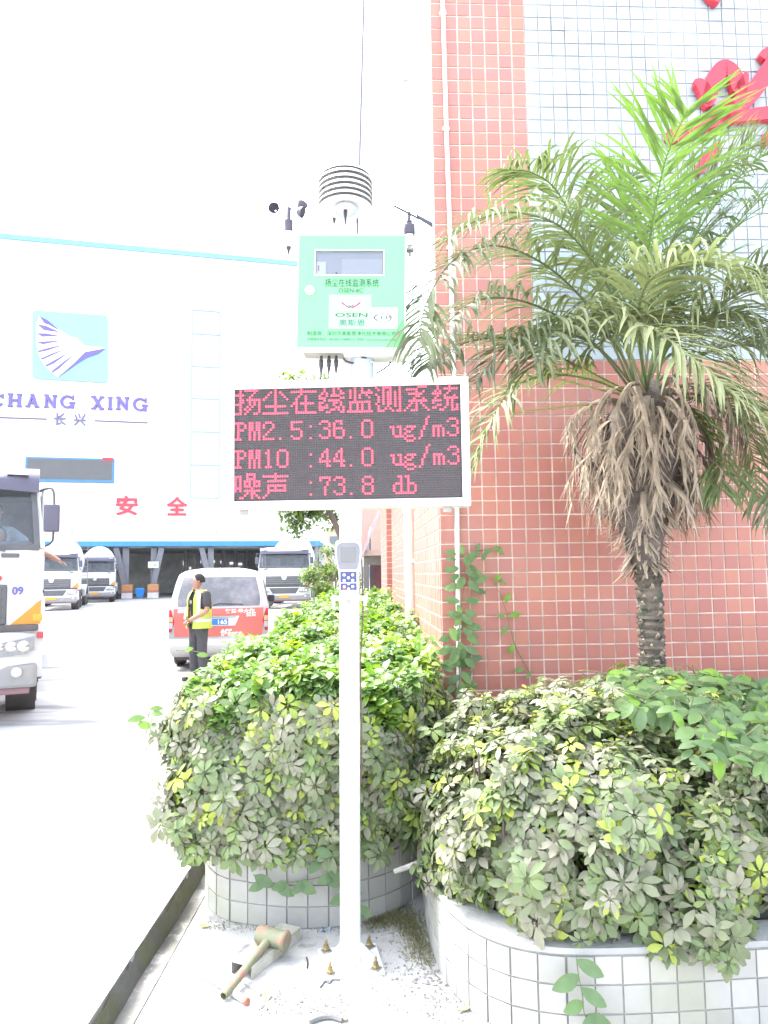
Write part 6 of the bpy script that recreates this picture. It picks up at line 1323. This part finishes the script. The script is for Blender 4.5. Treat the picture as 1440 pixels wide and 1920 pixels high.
vpatch(-.42, .62, 1.18, 1.46, .0075, 'window_reflection_film', mat('window_film', (.20, .19, .24), .2, .2, 3), th=.001) if False else None
wr = vpatch(0, 0, .56, 1.035, .005, 'tailgate_wrap', M_rgr, nz_=10, shape=lambda v: (-.74 - .02 * v, .74 + .02 * v))
vpatch(0, 0, .965, 1.03, .008, 'wrap_white_left', M_silver, wr, shape=lambda v: (-.69, -.45 + .2 * v))
vpatch(0, 0, .74, .905, .011, 'plate_recess', mat('plate_white', (.62, .62, .62), .4), wr, shape=lambda v: (-.34, .28 + .07 * v))
vpatch(-.25, .30, .875, .90, .024, 'plate_garnish', mat('garnish', (.30, .32, .35), .3, .1, 3, metal=.5), wr, nz_=2)
vpatch(-.26, .165, .755, .86, .017, 'number_plate', mat('blue_plate', (.03, .17, .45), .4), wr, nz_=3)
p_ = vs_pt(.07, .807, .021); text('165', .1, .001, .003, width=.16, M=Matrix.Translation(p_)).build('plate_number', M_wpaint, wr)
for s, x, z, w_ in (('搬货·最大作', .36, .985, .50), ('拉货', .55, .925, .17), ('APP', .13, .655, .20), ('货运服务热线', .22, .60, .36)):
    p_ = vs_pt(x, z, .018); text(s, .075, .001, .003, width=w_, M=Matrix.Translation(p_) @ Matrix.Rotation(R(4), 4, 'Z')).build('wrap_lettering', M_wpaint, wr)
for sx in (-1, 1):
    tl = vpatch(0, 0, .64, 1.02, .012, 'tail_light', M_redl, nx_=4, nz_=8, shape=lambda v, s=sx: ((s * (.80 - .06 * (1 - abs(2 * v - .9))), s * .843) if s > 0 else (s * .843, s * (.80 - .06 * (1 - abs(2 * v - .9))))))
    vpatch(0, 0, .70, .80, .016, 'reverse_lens', M_lens, tl, nx_=3, nz_=3, shape=lambda v, s=sx: (s * .77, s * .835) if s > 0 else (s * .835, s * .77)); vpatch(0, 0, .815, .90, .016, 'indicator_lens', mat('pale_amber', (.5, .36, .2), .3), tl, nx_=3, nz_=3, shape=lambda v, s=sx: (s * .77, s * .835) if s > 0 else (s * .835, s * .77))
    for y in (.85, 3.15):
        wheel(sx * .72, y, .29, .19, van)
    MB().box((sx * .83 - (.0 if sx > 0 else .02), .55, 1.10), (sx * .83 + (.02 if sx > 0 else .0), 1.4, 1.42)).build('side_window', M_vgl, van) if False else None
    b = MB(); b.grid(lambda u, v, s=sx: Vector((s * (vhw(1.12 + .38 * v) + .003), .50 + .06 * v + 2.2 * u, 1.12 + .38 * v)), 4, 4); b.build('side_window', M_vgl, van, smooth=True)
    MB().box((sx * .90 - .07, 2.9, 1.02), (sx * .90 + .07, 3.0, 1.18), bev=.03).build('wing_mirror', M_black, van)
bp_ = MB(); bp_.grid(lambda u, v: vs_pt((-1 + 2 * u) * vhw(.3 + .22 * v), .28 + .24 * v, .03 * math.sin(math.pi * v) + .012), 20, 6); bp_.build('bumper', mat('bumper_silver', (.42, .42, .42), .4, .05), van, smooth=True)
MB().box((-.7, .12, .16), (.7, .5, .27), bev=.03).build('undertray', M_under, van)
MB().tube([vs_pt(-.1, 1.09, .02), vs_pt(.0, 1.12, .03), vs_pt(.42, 1.1, .03)], .008, 5).build('rear_wiper', M_black, van)
MB().tube([(.0, .45, 1.70), (.0, .5, 1.735)], .012, 6).build('aerial_base', M_black, van)

# ================================================================ FAR CORNER: stair block beyond the tiled building
sbk = thing('stair_block', 'grey doorway block with a sloping pink stair beam beyond the tiled building', 'building', atY(700, 1100, 16.2).xy.to_3d())
def sp(u, v, dy=0): return atY(u, v, 16.2 + dy) - Vector(sbk.location)
gw = mat('grey_render', (.16, .165, .16), .85, .15, 1.5); pk = mat('pink_render', (.42, .26, .22), .85, .08, 2)
a, c = sp(680, 1125), sp(735, 1040); MB().box((a.x, 1.0, 0), (sp(690, 1100).x, 1.3, c.z)).build('wall', gw, sbk); MB().box((sp(690, 1100).x, 1.0, sp(690, 1058).z), (c.x + .6, 1.3, c.z)).build('lintel', gw, sbk)
MB().box((sp(690, 1100).x, 2.0, 0), (c.x + .6, 2.2, 2.6)).build('inner_wall', mat('inner_dark', (.08, .05, .055), .9, .2, 2), sbk); MB().box((sp(704, 1100).x, 1.5, 0), (sp(712, 1100).x, 1.56, sp(704, 1062).z)).build('door', mat('door_maroon', (.14, .05, .06), .6), sbk)
MB().box((a.x - .1, .2, c.z), (c.x + .6, 1.6, c.z + .12)).build('landing', mat('landing_beige', (.34, .26, .22), .85), sbk)
MB().box((sp(693, 955).x, .9, c.z + .121), (c.x + .6, 1.1, sp(700, 900).z)).build('back_panel', mat('panel_beige', (.38, .30, .25), .85, .1, 2), sbk)
MB().bar(sp(679, 1042, .2), sp(722, 930, .2), .05, .22, up=(0, 1, 0)).build('stair_beam', mat('stair_pale', (.36, .31, .33), .8), sbk); MB().prism([(sp(677, 1030).x, sp(677, 1030).z), (sp(683, 1030).x, sp(683, 1030).z), (sp(706, 940).x, sp(706, 940).z), (sp(688, 930).x, sp(688, 930).z), (sp(677, 930).x, sp(677, 930).z)], .08, Matrix.Translation((0, .1, 0))).build('stair_panel', pk, sbk)
# pale buildings closing the view
def far_block(label, u0, u1, v0, Y, m, fl=3):
    a, c = atY(u0, v0, Y), atY(u1, v0, Y); w = c.x - a.x; o = thing('far_building', label, 'building', ((a.x + c.x) / 2, Y, 0)); H_ = a.z
    MB().box((-w / 2, 0, 0), (w / 2, 8, H_)).build('wall', m, o); MB().box((-w / 2 - .2, -.2, H_), (w / 2 + .2, 8.2, H_ + .3)).build('parapet', m, o)
    for f in range(fl):
        for k in range(max(2, int(w / 2.2))):
            x = -w / 2 + 1.1 + k * 2.2; z = H_ * (f + .35) / fl
            if x + .6 < w / 2: q = MB().box((x - .55, -.06, z), (x + .55, -.001, z + H_ / fl * .45)).build('window', mat('far_window', (.16, .18, .2), .3, .1, 1), o); MB().box((x - .62, -.12, z - .1), (x + .62, -.061, z - .02)).build('sill', m, q)
far_block('low pale yellow building peeking past the end of the warehouse', 535, 660, 996, 80, mat('pale_yellow_render', (.50, .43, .32), .8, .05, .5), 2)
far_block('distant pale grey block beyond the far doorway', 640, 900, 1010, 95, mat('pale_grey_render', (.45, .45, .44), .8, .05, .5), 2)
far_block('distant low pale block far left behind the warehouse', -700, 60, 985, 140, mat('pale_grey_render', (.45, .45, .44), .8, .05, .5), 3)
# white canopy post and pipe bend beyond the truck
cp = thing('white_duct', 'white bent duct pipe beside the far bush', 'pipe', atY(612, 1110, 41).xy.to_3d()); O_ = Vector(cp.location)
MB().tube(catmull([atY(u, v, 41) - O_ for u, v in ((603, 1012), (614, 1021), (624, 1030), (629, 1050), (630, 1110))], 6), .14, 10).build('duct', M_drum, cp, smooth=True)
cr2 = thing('stacked_goods', 'reddish pallet load standing beside the far mixer truck', 'pallet', atY(592, 1100, 39.5).xy.to_3d())
for k in range(6): MB().box((-.55 + .37 * (k % 3), -.4, .15 + .55 * (k // 3)), (-.2 + .37 * (k % 3), .4, .66 + .55 * (k // 3)), bev=.03).build('crate', mat(('crate_pink', 'crate_grey')[k % 2], ((.30, .17, .15), (.2, .19, .2))[k % 2], .8, .2, 4), cr2)
MB().box((-.6, -.45, 0), (.6, .45, .145)).build('pallet_base', M_bump, cr2)
# ================================================================ SMALL THINGS ON THE PAD
M_green_rust = mat('rusty_green_paint', (.135, .145, .09), .75, .2, 14, bump=.3, col2=(.24, .115, .085), c2lo=.5, c2hi=.6, c2scale=16)
M_rusty = mat('pale_rusty_steel', (.36, .35, .31), .7, .2, 9, col2=(.27, .26, .16), c2lo=.45, c2hi=.65, c2scale=7)
def gp(u, v, z=0): return atZ(u, v, z)
# steel channel offcut: inverted U
A, B = gp(452, 1832), gp(545, 1757); d = (B - A).normalized(); s = Vector((d.y, -d.x, 0)); hgt = .052; wdt = .105
ch = thing('steel_channel', 'rusty pale steel channel offcut lying open end forward under the hammer', 'offcut', A); a = Vector()
Lc = (B - A).length
def cbox(x0, x1, y0, y1, z0_, z1_): return [d * x + s * y + Vector((0, 0, z)) for z in (z0_, z1_) for y in (y0, y1) for x in (x0, x1)]
FQ = [(0, 2, 3, 1), (4, 5, 7, 6), (0, 1, 5, 4), (2, 6, 7, 3), (0, 4, 6, 2), (1, 3, 7, 5)]
MB().add(cbox(0, Lc, -wdt / 2, wdt / 2, hgt - .005, hgt), FQ).build('web', M_rusty, ch)
for y in (-wdt / 2, wdt / 2 - .005): MB().add(cbox(.001, Lc - .001, y + .0003, y + .0047, .001, hgt - .0052), FQ).build('flange', M_rusty, ch)
# club hammer made of pipe
h0 = gp(419, 1868, .022); h1 = atZ(508, 1757, .085); ax = (h1 - h0); hm = thing('hammer', 'heavy hammer with a thick rusty green head and pipe handle', 'hammer', (h0.x, h0.y, 0)); O_ = Vector(hm.location)
dn = ax.normalized(); sd = dn.cross(Vector((0, 0, 1))).normalized()
b = MB(); N = 18
hand = [h0 - O_, h0 - O_ + ax * .5, h1 - O_ - dn * .02]
b.lathe([(.0125, .03), (.0125, 0), (.0165, 0), (.017, .01), (.0165, ax.length * .5), (.017, ax.length - .01)], N, h0 - O_, dn, cap=False); b.build('handle', M_green_rust, hm, smooth=R(40))
b = MB().lathe([(.001, -.062), (.033, -.062), (.037, -.056), (.037, .058), (.041, .064), (.041, .072), (.036, .078), (.001, .078)], 24, h1 - O_, (sd + Vector((0, 0, -.06))).normalized(), cap=False); b.build('hammer_head', M_green_rust, hm, smooth=R(40))
# white pipe offcut with a rusty cap
p0, p1 = gp(377, 1822, .014), gp(462, 1877, .014); wp_ = thing('pipe_offcut', 'short white pipe offcut with a rusty end lying by the hammer handle', 'pipe', (p0.x, p0.y, 0)); O_ = Vector(wp_.location)
MB().lathe([(.009, 0), (.0125, 0), (.0125, (p1 - p0).length)], 14, p0 - O_, p1 - p0, cap=False).build('tube', mat('chalky_white', (.5, .5, .48), .8, .1, 9), wp_, smooth=R(40))
MB().lathe([(.0135, -.008), (.0138, 0), (.0135, .008), (.004, .009)], 14, p1 - O_, p1 - p0).build('end_cap', mat('rust', (.28, .10, .07), .85, .2, 30), wp_, smooth=R(40))
# wires, hose, loose bolts, twigs
def wire(name, label, pix, r, m, cat, z=None):
    C = catmull([gp(u, v, r + .001) for u, v in pix], 6); o = C[0].copy(); o.z = 0; t = thing(name, label, cat, o); MB().tube([c - o for c in C], r, 6).build('strand', m, t, smooth=True)
wire('hose_piece', 'short curved piece of dark grey hose at the pad front edge', [(580, 1917), (600, 1909), (622, 1907), (642, 1913)], .0085, mat('hose_grey', (.11, .11, .11), .6), 'hose')
wire('steel_wire', 'long thin grey wire trailing from the hammer across the pad', [(430, 1822), (480, 1858), (530, 1874), (575, 1886), (620, 1902)], .0028, M_zinc, 'wire')
wire('cable_offcut', 'tiny black upright cable offcut beside the base plate', [(575, 1795), (577, 1805), (576, 1815)], .0032, M_black, 'cable')
wire('twisted_wire', 'twisted dark wire tie lying on the base plate edge', [(600, 1851), (610, 1840), (618, 1843), (625, 1836), (637, 1838)], .0035, mat('wire_dark', (.12, .12, .13), .5), 'wire')
wire('twig', 'thin dry twig on the gravel by the front planter', [(800, 1800), (812, 1822), (826, 1836)], .002, M_stem, 'twig')
lf = thing('paper_scrap', 'small pale blue paper scrap on the moss behind the pole', 'scrap', gp(610, 1745)); MB().grid(lambda u, v: Vector((-.022 + .045 * u, -.018 + .036 * v, .004 + .007 * math.sin(5 * u + 3 * v))), 6, 5).build('scrap', mat('paper_blue', (.24, .33, .42), .8), lf)
r = random.Random(2); gvl = MB()
for i in range(2300):                              # gravel and grit
    if r.random() < .55: u, v = r.gauss(850, 45), r.gauss(1845, 45)
    elif r.random() < .6: u, v = r.uniform(480, 660), r.gauss(1880, 16) + (r.random() ** 2) * 20
    else: u, v = r.uniform(690, 830), r.uniform(1745, 1900)
    if u > 790 + (v - 1740) * .75 or v > 1930 or (600 < u < 712 and 1772 < v < 1850): continue
    p = gp(u, v); s_ = r.choice((.0015, .002, .002, .003, .004, .006)) * r.uniform(.7, 1.4); q = [Vector((r.gauss(0, 1), r.gauss(0, 1), r.gauss(0, .7))).normalized() * s_ * r.uniform(.7, 1.2) for _ in range(6)]
    base = [Vector((s_, 0, 0)), Vector((0, s_, 0)), Vector((-s_, 0, 0)), Vector((0, -s_, 0)), Vector((0, 0, s_ * .8)), Vector((0, 0, -s_ * .5))]
    gvl.add([p + Vector((0, 0, s_ * .4)) + a_ + b_ * .35 for a_, b_ in zip(base, q)], [(0, 1, 4), (1, 2, 4), (2, 3, 4), (3, 0, 4), (1, 0, 5), (2, 1, 5), (3, 2, 5), (0, 3, 5)])
gv_ = stuff(gvl.build('gravel', mat('gravel', (.22, .215, .20), .9, .35, 60))); tag(gv_, 'grey gravel and grit scattered on the concrete pad', 'gravel')
for i, (u, v) in enumerate(((858, 1895), (500, 1878), (392, 1738), (640, 1905))):
    o = thing('fallen_leaf', ('pale yellow fallen leaf by the front planter foot', 'curled pale leaf near the wire end on the pad', 'small yellow leaf lying by the planter beside the gutter', 'faded leaf scrap at the pad front near the hose')[i], 'leaf', gp(u, v)); vs_, fs_ = leaflet(.05, .016, -.2, .3, n=4); me = MB().add([Matrix.Rotation(i * 1.7, 3, 'Z') @ Vector((x, y, z + .003)) for x, y, z in vs_], fs_); me.build('blade', mat('dry_yellow_leaf', (.34, .30, .12), .7), o)
